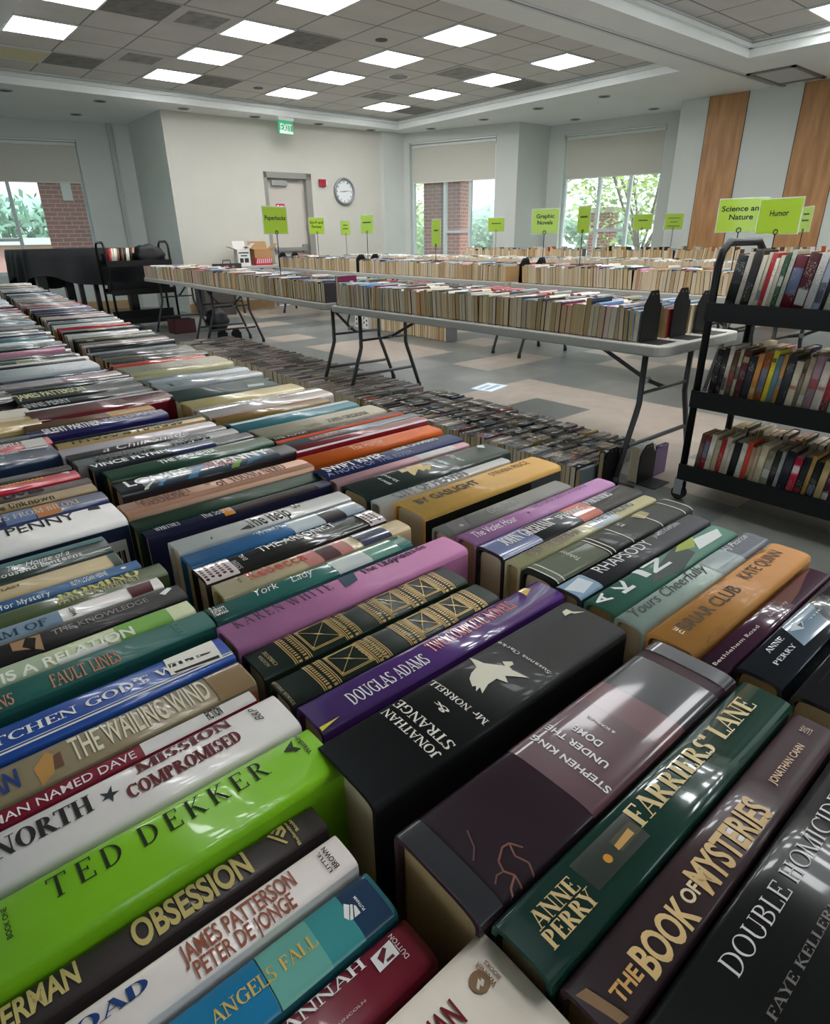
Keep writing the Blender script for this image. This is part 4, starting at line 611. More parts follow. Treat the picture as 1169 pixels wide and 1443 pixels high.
# ---------------------------------------------------------------- windows and blinds
fw = mat('window_frame', 'c9d3d4', .4); glass = mat('window_glass', 'ffffff', 0, alpha=.12, spec=.6)
blindm = mat('blind_fabric', 'c4c1b4', .85, noise=.03, nscale=40); blindw = mat('blind_rail', 'd5d7d2', .45)
def window(n, P, s0, s1, z0, z1, mull, bar, blind_z, label):
    mb = MB(); cur = [mb]
    def bx(a, b, c, d, o0, o1, m=fw, mb=None):
        mb = mb or cur[0]; q = [P(a, c, o0), P(b, c, o0), P(b, c, o1), P(a, c, o1)]; mb.add(q+[(x, y, d) for x, y, _ in q], [(3, 2, 1, 0), (4, 5, 6, 7), (0, 1, 5, 4), (1, 2, 6, 5), (2, 3, 7, 6), (3, 0, 4, 7)], m)
    w = .05
    bx(s0, s0+w, z0, z1, .10, .18); bx(s1-w, s1, z0, z1, .10, .18); bx(s0, s1, z0, z0+w, .10, .18); bx(s0, s1, z1-w, z1, .10, .18)
    for m_ in mull: bx(m_-.028, m_+.028, z0, z1, .10, .18)
    for a, b, z in bar: bx(a, b, z-.025, z+.025, .10, .18)
    struct(mb.obj(f'window_{n}_frame'))
    gl_ = MB(); bx(s0+.02, s1-.02, z0+.02, z1-.02, .138, .142, glass, gl_); struct(gl_.obj(f'window_{n}'))
    o = thing('roller_blind', label, 'blind', P((s0+s1)/2, z1, .03), 0, 'roller blinds'); c = Vector(o.location)
    def part(nm, boxes, m):
        g = MB()
        for b in boxes: bx(*b, m, g)
        g.v = [tuple(Vector(v)-c) for v in g.v]; g.obj(nm, o)
    a, b = s0+.06, s1-.03
    part('fabric', [(a, b, blind_z, z1-.07, .04, .044)], blindm); part('head_rail', [(s0+.03, s1-.01, z1-.03, z1-.004, .0, .05), (s0+.04, s1-.02, z1-.085, z1-.045, .02, .06)], blindw)
    part('hem_bar', [(a, b, blind_z-.012, blind_z+.004, .036, .048)], blindw)
window(1, P1, w1o-2.6, w1o+1.04, .65, 2.77, [w1o-.14, w1o-1.4], [(w1o-1.4, w1o-.14, 1.22)], 2.125, 'grey roller blind half drawn over the left wall window above the piano')
window(2, P2, .13, 1.985, .72, 2.864, [.87, 1.42], [(.87, 1.42, 1.26)], 2.165, 'grey roller blind half drawn over the brick view window')
window(3, P3, .30, 2.165, .72, 2.864, [1.02, 1.6], [(1.02, 1.6, 1.24)], 2.14, 'grey roller blind half drawn over the leafy view window by the wood panels')

# ---------------------------------------------------------------- outside
struct(MB().box(-60, 80, 11.5, 120, -1.2, -1.0, mat('lawn', '7a9a5a', .9, noise=.3, nscale=.6)).obj('ground_lawn'))
struct(MB().box(11.3, 90, -60, 11.5, -1.2, -1.0, mat('lawn', '7a9a5a')).obj('ground_side'))
brick = mat('red_brick', 'a5543f', .85); N = brick.node_tree.nodes; Ln = brick.node_tree.links; bt = N.new('ShaderNodeTexBrick'); tc = N.new('ShaderNodeTexCoord')
bt.inputs['Scale'].default_value = 1; bt.inputs['Brick Width'].default_value = .22; bt.inputs['Row Height'].default_value = .075; bt.inputs['Mortar Size'].default_value = .007
bt.inputs['Color1'].default_value = (*lin('a8503c'), 1); bt.inputs['Color2'].default_value = (*lin('8e4433'), 1); bt.inputs['Mortar'].default_value = (*lin('c9ada0'), 1)
sp = N.new('ShaderNodeSeparateXYZ'); ad = N.new('ShaderNodeMath'); ad.operation = 'ADD'; cb = N.new('ShaderNodeCombineXYZ'); Ln.new(tc.outputs['Object'], sp.inputs[0]); Ln.new(sp.outputs[0], ad.inputs[0]); Ln.new(sp.outputs[1], ad.inputs[1]); Ln.new(ad.outputs[0], cb.inputs[0]); Ln.new(sp.outputs[2], cb.inputs[1])
Ln.new(cb.outputs[0], bt.inputs['Vector']); Ln.new(bt.outputs['Color'], N['Principled BSDF'].inputs['Base Color'])
def pier(loc, sx, sy, h, rz, label, plaque=False):
    o = thing('brick_pillar', label, 'pillar', loc, rz); MB().box(0, sx, 0, sy, 0, h, brick).obj('shaft', o); MB().box(-.05, sx+.05, -.05, sy+.05, h, h+.12, mat('stone_cap', 'c9c1b4', .8)).obj('cap', o)
    if plaque: MB().box(sx*.40, sx*.58, -.02, 0, h-1.70, h-1.14, mat('plaque', 'e6e8e6', .5)).obj('plaque', o)
pier((3.05, 14.404, -1), .95, .6, 4.6, R(-13.2), 'red brick pillar outside the left window with a white plate', True)
pier((10.349, 11.805, -1), .43, .5, 4.6, R(-69.5), 'red brick pillar outside the middle window, left one'); pier((10.521, 11.346, -1), .43, .5, 4.6, R(-69.5), 'red brick pillar outside the middle window, right one')
pier((15.30, 10.75, -1), .6, .5, 2.7, R(-74), 'red brick pillar half hidden by trees outside the far window')
def leafy(name, loc, h, r, n, cols, label, trunk=.1, seed=1, cz=.62, leaf=1):
    o = thing(name, label, 'tree' if trunk else 'bush', loc); rn = random.Random(seed); f = MB(); tr = MB(); bark = mat('bark', '6a5a4a', .9)
    tips = []
    if trunk:
        tr.tube([(0, 0, 0), (.05, .03, h*.22), (.0, .08, h*.4)], trunk, bark)
        for k in range(9):
            a = k*2.4+rn.random(); q = r*rn.uniform(.45, .9); z = h*rn.uniform(.5, .95); m = (q*.4*math.cos(a), q*.4*math.sin(a), h*.55)
            tr.tube([(0, .05, h*.35), m, (q*math.cos(a), q*math.sin(a), z)], trunk*.28, bark, 6)
            for _ in range(3):
                b = a+rn.uniform(-.8, .8); e = (q*math.cos(a)+.5*r*rn.random()*math.cos(b), q*math.sin(a)+.5*r*rn.random()*math.sin(b), z+rn.uniform(-.2, .25)*h*.5)
                tr.tube([m, (q*math.cos(a), q*math.sin(a), z), e], trunk*.1, bark, 5); tips.append(e)
        tr.obj('trunk', o)
    ms = [mat('leaf_'+c, c, .7) for c in cols]
    for _ in range(n):
        if tips and rn.random() < .8: c = Vector(rn.choice(tips))+Vector((rn.gauss(0, .3*r), rn.gauss(0, .3*r), rn.gauss(0, .22*r)))
        else:
            a, b, q = rn.random()*6.28, rn.uniform(-1, 1), r*rn.random()**.4; c = Vector((q*math.cos(a)*math.sqrt(1-b*b), q*math.sin(a)*math.sqrt(1-b*b), h*cz+q*b*(h*(1-cz)/r)))
        u = Vector((rn.gauss(0, 1), rn.gauss(0, 1), rn.gauss(0, 1))).normalized(); v = u.orthogonal().normalized(); s = rn.uniform(.05, .11)*leaf
        f.quad(c-u*s, c-v*s*.5, c+u*s, c+v*s*.5, rn.choice(ms))
    f.obj('foliage', o)
G1 = ('8fb04a', 'a6c25c', '6f9340', 'b9cf7c')
leafy('leafy_tree', (15.6, 9.3, -1), 4.6, 1.7, 2600, G1, 'yellow green tree outside the far window, left of its mullions', .11, 3)
leafy('leafy_tree', (16.6, 7.9, -1), 5.0, 1.8, 2600, G1, 'branching yellow green tree filling the far window', .12, 5)
leafy('leafy_tree', (17.6, 6.6, -1), 4.6, 1.7, 2200, ('9ab04a', 'c2c25c', '7f9340'), 'olive tree outside the far window at its right pane', .11, 8)
leafy('leafy_tree', (13.4, 16.8, -1), 4.4, 1.3, 1400, G1, 'green tree outside the middle window at its left edge', .08, 9)
leafy('bush', (1.4, 15.4, -1), 2.1, .9, 1500, ('8fb85a', 'a9cc78', '6f9d48'), 'light green bush outside the left window', 0, 4, .5)
rn = random.Random(2)
for k in range(6): leafy('distant_tree', (-6+k*5, 42+rn.uniform(0, 2), -1), 3.8+rn.random(), 2.3, 900, ('6f9a86', '86ad98', '5f8a70'), f'hazy blue green tree far beyond the left window, {ordn(k+1)} in its line', .1, 20+k, leaf=4)  # haze mixed into the blue green leaf colours
for k in range(3): leafy('distant_tree', (28+k*5, 34-k*4, -1), 3.4, 2.0, 700, ('86a890', '98b8a0'), f'hazy tree far beyond the middle window, {ordn(k+1)} in its line', .1, 40+k, leaf=4)  # leaf colours paled for haze
hm = mat('far_hill', '9dbdb4', .9, noise=.15, nscale=.3); q = MB(); pr = [(-60+k*6, 90, -1) for k in range(28)]; tp = [(-60+k*6, 96, 6+2.2*math.sin(k*.7)+1.2*math.sin(k*1.9)) for k in range(28)]; q.add(pr+tp+[(x, 130, -1) for x, _, _ in pr], [(k, k+1, 29+k, 28+k) for k in range(27)]+[(28+k, 29+k, 57+k, 56+k) for k in range(27)], hm); struct(q.obj('hill'))  # distance haze put into the hill's pale teal colour
o = thing('low_building', 'long low building with a pinkish brick wall far outside the left window', 'building', (-2, 30, -1)); MB().box(0, 14, 0, 5, 0, 2.1, mat('pink_wall', 'b98a88', .9, noise=.08, nscale=3)).obj('wall', o); MB().box(-.3, 14.3, -.3, 5.3, 2.1, 2.35, mat('roof_pale', 'cdd3d6', .7)).obj('roof', o)

# ---------------------------------------------------------------- door, clock, alarm, exit sign
rz_b = math.atan2(B1[1]-B0[1], B1[0]-B0[0])
dm = mat('door_paint', 'c2bcb2', .5); jm = mat('door_frame_paint', '8d8a84', .45); steel = mat('brushed_steel', 'a5a6a4', .35, metal=.8)
door = struct(link('door_1', None, None, (*B0, 0), rz_b))
def inb(nm, par, boxes, bevel=0):
    q = MB()
    for b in boxes: q.box(*b)
    return q.obj(nm, par, bevel=bevel)
dl = inb('door_leaf', door, [(1.70, 2.47, .10, .145, .01, 2.17, dm)]); dl['kind'] = 'structure'
fr_ = inb('door_frame', door, [(1.63, 1.70, .0, .16, 0, 2.265, jm), (2.47, 2.585, .0, .16, 0, 2.265, jm), (1.63, 2.585, .0, .16, 2.17, 2.265, jm)]); fr_['kind'] = 'structure'
inb('door_closer', door, [(1.80, 2.10, .03, .10, 2.05, 2.14, steel), (2.05, 2.35, .05, .07, 2.135, 2.15, jm)], .006)
inb('push_bar', door, [(1.76, 2.42, .035, .06, .96, 1.03, steel), (1.76, 1.84, .05, .1, .94, 1.05, steel), (2.34, 2.44, .05, .1, .93, 1.08, steel)], .005)
inb('hinge', door, [(2.455, 2.485, .085, .1, 1.3, 1.4, steel)])
stk = thing('door_sticker', 'red and white notice sticker on the upper part of the door', 'sticker', (*B0, 0), rz_b)
inb('notice', stk, [(1.86, 2.05, .097, .0985, 1.53, 1.77, mat('sticker_white', 'e4dfdc', .5)), (1.865, 2.045, .0955, .097, 1.66, 1.765, mat('sticker_red', 'b8324a', .5)), (1.89, 1.93, .0945, .0955, 1.69, 1.74, mat('sticker_white', 'e4dfdc')), (1.95, 2.02, .0945, .0955, 1.70, 1.73, mat('sticker_white', 'e4dfdc')), (1.9, 2.01, .096, .097, 1.6, 1.615, can), (1.9, 2.0, .096, .097, 1.57, 1.58, can)])
al = thing('fire_alarm', 'red fire alarm strobe on the wall between door and clock', 'alarm', (*B0, 0), rz_b)
inb('housing', al, [(2.735, 2.87, -.05, -.003, 2.06, 2.18, mat('alarm_red', '9c1f33', .35))], .006); inb('strobe', al, [(2.87, 2.90, -.045, -.006, 2.08, 2.15, white)], .004)
ck = thing('wall_clock', 'round white wall clock with a grey rim, right of the door', 'clock', (*PB(3.27, 1.988, -.003)[:3],), rz_b)
q = MB(); q.tube([(.205*math.cos(k*.196), -.03, .215*math.sin(k*.196)) for k in range(32)], .024, mat('clock_rim', '8b8f92', .3, metal=.6), 8, True); q.obj('rim', ck, smooth=True)
q = MB(); ring = [(.2*math.cos(k*.196), .21*math.sin(k*.196)) for k in range(32)]; q.add([(x, 0, z) for x, z in ring]+[(x, -.02, z) for x, z in ring], [tuple(range(31, -1, -1))[::-1], tuple(range(32, 64))[::1]], mat('clock_face', 'e3e5e4', .4))
for k in range(32): q.f.append((k, (k+1) % 32, 32+(k+1) % 32, 32+k)); q.m.append(0)
for k in range(12):
    a = R(90-30*k-30); c = (.158*math.cos(a), .166*math.sin(a)); vs, fs = text2d(str(k+1), 'bold'); w = .022*(1 if k < 9 else 1.7)
    q.add([(c[0]+(x-.5)*w, -.0215, c[1]+(z-.5)*.032) for x, z in vs], fs, can)
q.obj('face', ck)
for nm, a, l, w in (('hour_hand', 182, .10, .007), ('minute_hand', 8, .145, .005)):
    a = R(a); d = Vector((math.cos(a), 0, math.sin(a))); p = Vector((-d.z, 0, d.x))*w; q = MB(); b = Vector((0, -.024, 0)); q.add([b-d*.03-p, b+d*l-p*.4, b+d*l+p*.4, b-d*.03+p], [(0, 1, 2, 3)], can); q.obj(nm, ck)
ex = thing('exit_sign', 'green and white exit sign hanging from the soffit', 'sign', (6.22, 10.62, SOF-.25), R(8))
grn = mat('exit_green', '2f9a68', .4, emit='2f9a68', es=.25); q = MB(); q.box(-.15, .15, -.012, .012, 0, .2, grn); q.box(-.14, .14, -.0128, -.012, .008, .05, mat('exit_white', 'e8f2ec', .4)); vs, fs = text2d('EXIT', 'bold'); q.add([(-.12+x*.24, -.0138, .045+z*.11) for x, z in vs], fs, mat('exit_white', 'e8f2ec', .4)); q.obj('panel', ex)
q = MB(); q.box(-.16, .16, -.03, .03, .2, .25, white); q.obj('canopy', ex)

# ---------------------------------------------------------------- folding tables
PLAS = mat('table_plastic', 'aaa79f', .5, noise=.05, nscale=40, bump=.05, bscale=300); LEG = mat('table_leg', '4a4b4c', .4, metal=.4); FOOT = mat('leg_cap', '1c1c1d', .6)
class Frame:
    def __init__(s, P0, P1, zt, w=.76):
        s.P = Vector(P0); d = Vector(P1)-s.P; s.L = d.length; s.u = d/s.L; s.n = Vector((s.u.y, -s.u.x)); s.z = zt; s.w = w; s.rz = math.atan2(s.u.y, s.u.x)-R(90)
    def at(s, x, y, z=0): p = s.P+s.n*x+s.u*y; return (p.x, p.y, s.z+z)
def folding_table(F, label, group, legs=True):
    zt, L, w = F.z, F.L, F.w
    o = thing('folding_table', label, 'table', (*F.P, 0), F.rz, group)
    r = .06; pts = []
    for cx, cy, a0 in ((w-r, r, -90), (w-r, L-r, 0), (r, L-r, 90), (r, r, 180)):
        pts += [(cx+r*math.cos(R(a0+k*18)), cy+r*math.sin(R(a0+k*18))) for k in range(6)]
    q = MB(); q.prism(pts, zt-.048, zt, PLAS); q.obj('tabletop', o, bevel=.008)
    if not legs: return o
    for e, y in (('near', .17), ('far', L-.17)):
        s = 1 if e == 'near' else -1
        for tx, fx in ((.16, .03), (w-.16, w-.02)):
            q = MB(); dx = fx-tx; q.tube([(tx, y, zt-.045), (tx, y, .40), (tx+dx*.12, y, .35), (tx+dx*.3, y, .29), (fx, y, .03)], .0145, LEG, 10); q.tube([(fx-dx*.02, y, .045), (fx, y, 0.0)], .019, FOOT, 10); q.obj('leg', o, smooth=True)
        q = MB(); q.tube([(.105, y, .19), (w-.105, y, .19)], .012, LEG); q.tube([(.16, y, .45), (w-.16, y, .45)], .009, LEG); q.obj('crossbar', o)
        q = MB(); q.tube([(w/2, y, .45), (w/2, y+s*.10, .47), (w/2, y+s*.52, zt-.05)], .011, LEG); q.tube([(w/2-.02, y+s*.1, .47), (w/2+.02, y+s*.1, .47)], .017, steel); q.obj('brace', o)
    return o
F_near = Frame((2.625, 1.40), (2.66, 4.13), .71); F_mid = Frame((2.69, 4.24), (2.945, 7.47), .71); F_far = Frame((2.96, 7.53), (3.03, 9.38), .71)
G_T = 'long grey folding tables'
folding_table(F_near, 'grey folding table of paperbacks nearest the black cart, with black bookends at its end', G_T)
folding_table(F_mid, 'grey folding table of paperbacks in the middle of the front row of tables', G_T); folding_table(F_far, 'grey folding table of paperbacks at the far end of the front row', G_T)
r2 = lambda y: 4.68+.08*y
F2 = [Frame((r2(y0), y0), (r2(y1), y1), .735) for y0, y1 in ((.30, 2.0), (2.04, 4.44), (4.50, 7.60), (7.64, 10.15))]
for k, F in enumerate(F2): folding_table(F, f'grey folding table of pale books, {ordn(k+1)} from the right in the second row of tables', G_T)
F3 = [Frame((7.0, y0), (7.0, y1), .735) for y0, y1 in ((.8, 3.24), (3.28, 5.72), (5.76, 8.2), (8.24, 10.3))]
for k, F in enumerate(F3): folding_table(F, f'grey folding table, {ordn(k+1)} from the right in the third row of tables', G_T)
F4 = [Frame((9.45, 1.6), (9.45, 4.04), .735, .7), Frame((9.4, 4.08), (9.25, 6.5), .735, .7), Frame((9.2, 6.54), (8.62, 8.9), .735, .6)]
for k, F in enumerate(F4): folding_table(F, f'grey folding table under the windows, {ordn(k+1)} from the right', G_T)
FB = [Frame((-.16, -.42), (-.16, 2.02), TABLE, .80), Frame((-.16+.04, 2.05), (.02, 4.5), TABLE, .80), Frame((.12, 4.53), (.2, 5.9), TABLE, .76)]
for k, F in enumerate(FB): folding_table(F, ('grey folding table under the nearest hardcovers', 'grey folding table under the middle of the long hardcover display', 'grey folding table under the farthest hardcovers')[k], G_T)
bt_ = Frame((6.2, 10.42), (4.85, 10.48), .76, .5); folding_table(bt_, 'white topped folding table with boxes against the back wall', G_T)

# ---------------------------------------------------------------- book makers for the long rows
NAMED = [('black', '1c1b1c'), ('charcoal grey', '3c3c3e'), ('grey', '808284'), ('silver grey', 'b2b4b5'), ('white', 'e2dfda'), ('cream', 'd6c9ac'), ('tan', 'b08d5f'), ('brown', '6a4a34'), ('dark brown', '3c2a22'), ('maroon', '5c1826'), ('red', 'b3252f'), ('orange', 'd8672a'), ('yellow', 'd6b63c'), ('olive', '6c6f3a'), ('green', '3f7a46'), ('dark green', '1f4332'), ('teal', '2f6f78'), ('sky blue', '7ea2c0'), ('blue', '2c5596'), ('navy', '202a52'), ('purple', '57307a'), ('pink', 'cf8fa4'), ('mauve', '8c7078'), ('lime green', '9ab32e')]
def cname(h):
    c = [int(h[i:i+2], 16) for i in (0, 2, 4)]
    return min(NAMED, key=lambda n: sum((c[i]-int(n[1][2*i:2*i+2], 16))**2 for i in range(3)))[0]
_protos = {}
def proto(L, T, Wd, gl, soft, single):
    k = (round(L*100), round(T*500), round(Wd*100), gl, soft, single)
    if k not in _protos:
        L, T, Wd = k[0]/100, k[1]/500, k[2]/100; t = .0013 if soft else .0028; h = min(.003, T*.16) if soft else min(.006, T*.26); cm = COVER_G if gl else COVER_M
        a = MB(); jacket(a, L, T, Wd, h, cm, t, 8)
        b = a if single else MB(); pages(b, L, T, Wd, h, PAPER, t, .0015 if soft else .004, 5, .001 if soft else .003)
        me = a.mesh('book_cover'); smooth_spine(me); _protos[k] = (me, None if single else b.mesh('page_block'), T, Wd)
    return _protos[k]
PAGEC = (1, 1, 1, 1)
def book(name, L, T, Wd, col, label, group, mtx, gl=True, soft=True, single=False):
    me, pg, T, Wd = proto(L, T, Wd, gl, soft, single)
    o = link(name, me); o.matrix_world = mtx; o.color = (*lin(col), 1); tag(o, label, 'book', group)
    if pg is not None: link('page_block', pg, o)
    return o
def up(x, y, z, rz=0, lean=0): return Matrix.Translation((x, y, z)) @ Matrix.Rotation(rz, 4, 'Z') @ Matrix.Rotation(lean, 4, 'X')
def lean_off(T, Wd, lean): return 0
PAL = [('1c1b1c', 9), ('e2dfda', 7), ('3c3c3e', 4), ('808284', 4), ('b2b4b5', 4), ('d6c9ac', 4), ('202a52', 3), ('5c1826', 3), ('b3252f', 3), ('7ea2c0', 2), ('2c5596', 2), ('b08d5f', 3), ('6a4a34', 3), ('1f4332', 2), ('cf8fa4', 2), ('d6b63c', 1), ('2f6f78', 2), ('d8672a', 1), ('57307a', 1)]
PALW = [c for c, n in PAL for _ in range(n)]
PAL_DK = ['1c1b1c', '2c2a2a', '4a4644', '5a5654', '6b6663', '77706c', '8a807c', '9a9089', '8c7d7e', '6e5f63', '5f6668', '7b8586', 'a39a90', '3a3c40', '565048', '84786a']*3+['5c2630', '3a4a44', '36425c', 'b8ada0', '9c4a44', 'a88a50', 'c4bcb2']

# heroes on the near table
for hb in HEROES: hero(*hb)
# the hardcovers that carry on along the table
def fill_column(which, X, y, yend, first, seed, ystep):
    rn = random.Random(seed); k = 0
    while y < yend:
        if first: col, T = first.pop(0)
        else: col, T = rn.choice(PALW+['1c1b1c']*8+['e2dfda']*8), rn.choice((.022, .028, .034, .04))
        k += 1; Wd = .158+rn.uniform(-.008, .006); L = rn.choice((.22, .23, .24, .24)); x = X(y)+rn.uniform(-.006, .006)
        if which == 'left': x += .24-L
        book('hardcover_book', L, T, Wd, col, f'{cname(col)} hardcover, {ordn(k)} past the lettered ones in the {which} column of the long display', 'hardcovers along the far part of the long display', up(x, y, TABLE), rn.random() < .75, False)
        y += round(T*500)/500+.0012
fill_column('left', lambda y: -.085+.01*y, 1.067, 1.95, [('2a3c3c', .02), ('1c1b1c', .022), ('1c1b1c', .03), ('c8ad74', .075), ('b2a898', .07), ('1c1b1c', .03)], 11, 0)
fill_column('middle', lambda y: .165+max(0, y-1.9)*.075, 1.418, 4.6, [('1c1b1c', .03), ('3c3c3e', .03), ('d9c4c8', .06), ('808284', .03), ('1c1b1c', .03), ('202a52', .03), ('c8cccc', .1), ('1c1b1c', .03), ('e2dfda', .03), ('1c1b1c', .06)], 12, 0)
fill_column('right', lambda y: .405+max(0, y-1.5)*.08, 1.242, 5.6, [('1c1b1c', .022), ('b4b8ba', .045), ('3a2626', .022), ('d2d6da', .028), ('8ea6c0', .075), ('d2c79a', .034), ('b6ae98', .09), ('d8382c', .05), ('1c1b1c', .06), ('6e5a48', .04), ('30343a', .09), ('d6d8da', .10), ('1c1b1c', .04), ('e2dfda', .03), ('b07a7c', .05)], 13, 0)

def row_single(F, x, y0, y1, label, group, seed, L=(.17, .2), Wd=(.14, .16), T=(.02, .034), pal=PALW, maxlean=3, name='paperback_book', single=True, gap=.0008, special={}):
    rn = random.Random(seed); y = y0; k = 0; lean = 0
    while y < y1:
        t = round(rn.uniform(*T)*500)/500; w = rn.uniform(*Wd); col = rn.choice(pal); k += 1
        if k in special: col, w, t = special[k]
        if rn.random() < .12: lean = R(rn.uniform(-maxlean, maxlean))
        l = rn.uniform(*L); p = F.at(x+rn.uniform(0, .008), y)
        book(name, l, t, w, col, label(k, cname(col)), group, up(p[0], p[1], p[2]+abs(math.sin(lean))*t*(lean < 0), F.rz, lean), rn.random() < .6, True, single)
        y += t/math.cos(lean)+gap+rn.choice((0, 0, 0, .001, .003))
    return k
SM = [mat('printed_'+c, c, .4, coat=.2) for c in ('1c1b1c', 'dcd9d4', '3c3c3e', '8a8a8a', 'd6c9ac', '5c2630', 'a8393c', '7e98b0', '8c7358', '34503f', 'c7a0a4', '2c3a62')]
def stuff_rows(name, F, xs, y0, y1, label, seed, L=.18, Wd=(.13, .155), pal=SM, z=0):
    rn = random.Random(seed); q = MB()
    for x in xs:
        y = y0
        while y < y1:
            t = rn.uniform(.016, .034); w = rn.uniform(*Wd); l = L-rn.uniform(0, .02); m = rn.choice(pal); c = t*.2; xx = x+rn.uniform(0, .01)
            pr = [(0, 0), (t, 0), (t, w-c), (t-c, w), (c, w), (0, w-c)]; P = lambda a, b, d: F.at(a, y+b, z+d)
            k = len(q.v); q.add([P(xx, a, b) for a, b in pr]+[P(xx+l, a, b) for a, b in pr], [(5, 4, 3, 2, 1, 0), (6, 7, 8, 9, 10, 11)], PAPER)
            q.add([P(xx, a, b) for a, b in pr]+[P(xx+l, a, b) for a, b in pr], [(i, (i+1) % 6, 6+(i+1) % 6, 6+i)[::-1] for i in range(1, 6)], m)
            y += t+.001
    o = q.obj(name); tag(o, label, 'books', None, 'stuff'); return o
gT = 'paperbacks along the front row of tables'
LBF = lambda where: (lambda k, c: f'{c} paperback, {ordn(k)} from the right end, front line of {where}')
row_single(F_near, .035, .16, 2.63, LBF('the near paperback table'), gT, 31, T=(.02, .036), Wd=(.143, .158), maxlean=5, special={11: ('1c2438', .178, .03), 12: ('d6c9ac', .15, .05), 33: ('c9a23a', .15, .026), 47: ('1c1b1c', .156, .03), 70: ('d6b63c', .15, .028)})
row_single(F_mid, .035, .05, 3.24, LBF('the middle paperback table'), gT, 32, T=(.024, .04), Wd=(.143, .158), maxlean=4)
row_single(F_far, .035, .05, 1.8, LBF('the far paperback table'), gT, 33, T=(.024, .04))
for F, a, b, s, w in ((F_near, .14, 2.70, 41, 'near'), (F_mid, .05, 3.24, 42, 'middle'), (F_far, .05, 1.8, 43, 'far')):
    stuff_rows('paperback_rows', F, (.25, .46), a, b, f'back lines of paperbacks spine up behind the front line on the {w} paperback table', s)
# second row of tables: pale page ends in front, more behind
g2 = 'books along the second row of tables'
for k, F in enumerate(F2):
    row_single(F, .05, .05, F.L-.15, (lambda kk: lambda n, c: f'{c} book, {ordn(n)} from the right, front line of the {ordn(kk+1)} second row table')(k), g2, 50+k, L=(.18, .2), Wd=(.15, .175), T=(.026, .046), maxlean=5, name='trade_paperback')
    stuff_rows('book_rows', F, (.27, .48), .05, F.L-.05, f'further lines of books behind the front line on the {ordn(k+1)} table of the second row', 60+k, Wd=(.14, .18))
for k, F in enumerate(F3): stuff_rows('book_rows', F, (.03, .27, .5), .04, F.L-.04, f'lines of glossy pale books spine up on the {ordn(k+1)} table of the third row', 70+k, Wd=(.14, .165), pal=SM[:5]+[SM[1]]*4+[SM[7]])
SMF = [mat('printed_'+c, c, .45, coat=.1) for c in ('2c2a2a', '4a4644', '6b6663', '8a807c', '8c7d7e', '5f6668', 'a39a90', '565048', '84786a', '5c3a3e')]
g4 = 'upright books on the tables under the windows'
for k, F in enumerate(F4):
    row_single(F, .12, .06, F.L-.06, (lambda kk: lambda n, c: f'{c} upright book, {ordn(n)} from the right on the {ordn(kk+1)} table under the windows')(k), g4, 80+k, L=(.15, .17), Wd=(.19, .26), T=(.026, .05), maxlean=7, name='upright_book')

# floor books under the front row of tables
FL = Frame((2.44, 1.62), (2.60, 6.6), .001)
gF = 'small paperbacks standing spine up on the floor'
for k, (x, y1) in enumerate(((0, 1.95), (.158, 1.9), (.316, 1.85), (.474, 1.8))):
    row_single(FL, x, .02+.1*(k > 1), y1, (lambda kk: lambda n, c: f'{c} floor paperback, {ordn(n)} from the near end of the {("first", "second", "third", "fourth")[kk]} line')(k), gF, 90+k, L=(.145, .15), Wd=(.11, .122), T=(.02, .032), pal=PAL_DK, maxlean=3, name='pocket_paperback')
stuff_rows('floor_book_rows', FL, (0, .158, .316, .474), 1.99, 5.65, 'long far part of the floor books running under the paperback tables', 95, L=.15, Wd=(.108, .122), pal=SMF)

# ---------------------------------------------------------------- book carts
CART = mat('cart_black', '0b0b0c', .4, spec=.3); CHR = mat('chrome', 'b9bdc0', .15, metal=1)
def cart(loc, rz, L, D, zs, zh, label):
    o = thing('book_cart', label, 'book cart', loc, rz)       # local x = depth, y = length
    for y in (0, L):
        q = MB(); q.tube([(.02, y, .10), (.02, y, zh-.09), (.035, y, zh-.035), (.09, y, zh), (D-.09, y, zh), (D-.035, y, zh-.035), (D-.02, y, zh-.09), (D-.02, y, .10)], .016, CART, 10); q.obj('end_frame', o, smooth=True)
    for z in zs:
        q = MB(); q.box(0, D, .0, L, z-.06, z-.045, CART); q.box(-.008, .008, -.01, L+.01, z-.075, z, CART); q.box(D-.008, D+.008, -.01, L+.01, z-.075, z, CART); q.box(D/2-.006, D/2+.006, 0, L, z-.045, z+.09, CART); q.obj('shelf', o)
    for x in (.02, D-.02):
        for y in (0, L):
            q = MB(); q.tube([(x, y, .125), (x, y, .105)], .02, CHR); q.box(x-.022, x-.016, y-.02, y+.02, .03, .11, CHR); q.box(x+.016, x+.022, y-.02, y+.02, .03, .09, CHR); w = q.obj('caster', o)
            q = MB(); q.tube([(x-.013, y, .034), (x+.013, y, .034)], .033, FOOT, 16); q.obj('wheel', w)
    return o
CX, CY, CL, CD = 2.71, 1.267, .95, .46
cart((CX, CY-CL, 0), 0, CL, CD, (.902, .53, .183), 1.133, 'black three shelf book cart with two green topic signs behind it')
def shelf_row(x, y_start, z, data, label, group, L, Wd, lean, flip=False):
    y = y_start; k = 0
    for col, t in data:
        k += 1; t = round(t*500)/500
        if t < .008: t = .008
        l = L+((k*37) % 7-3)*.004; w = Wd+((k*53) % 5-2)*.003
        m = Matrix.Rotation(lean, 4, 'X') @ (Matrix.Rotation(R(-90), 4, 'Y') if not flip else Matrix.Rotation(R(180), 4, 'Z') @ Matrix.Rotation(R(-90), 4, 'Y'))
        c = math.cos(lean); y -= (t+.0012)/c
        p = Matrix.Translation((x+w if not flip else x-w, y if not flip else y+t, z+math.sin(lean)*0)) @ m
        book('shelf_book', l, t, w, col, label(k, cname(col)), group, p, False, t < .03)
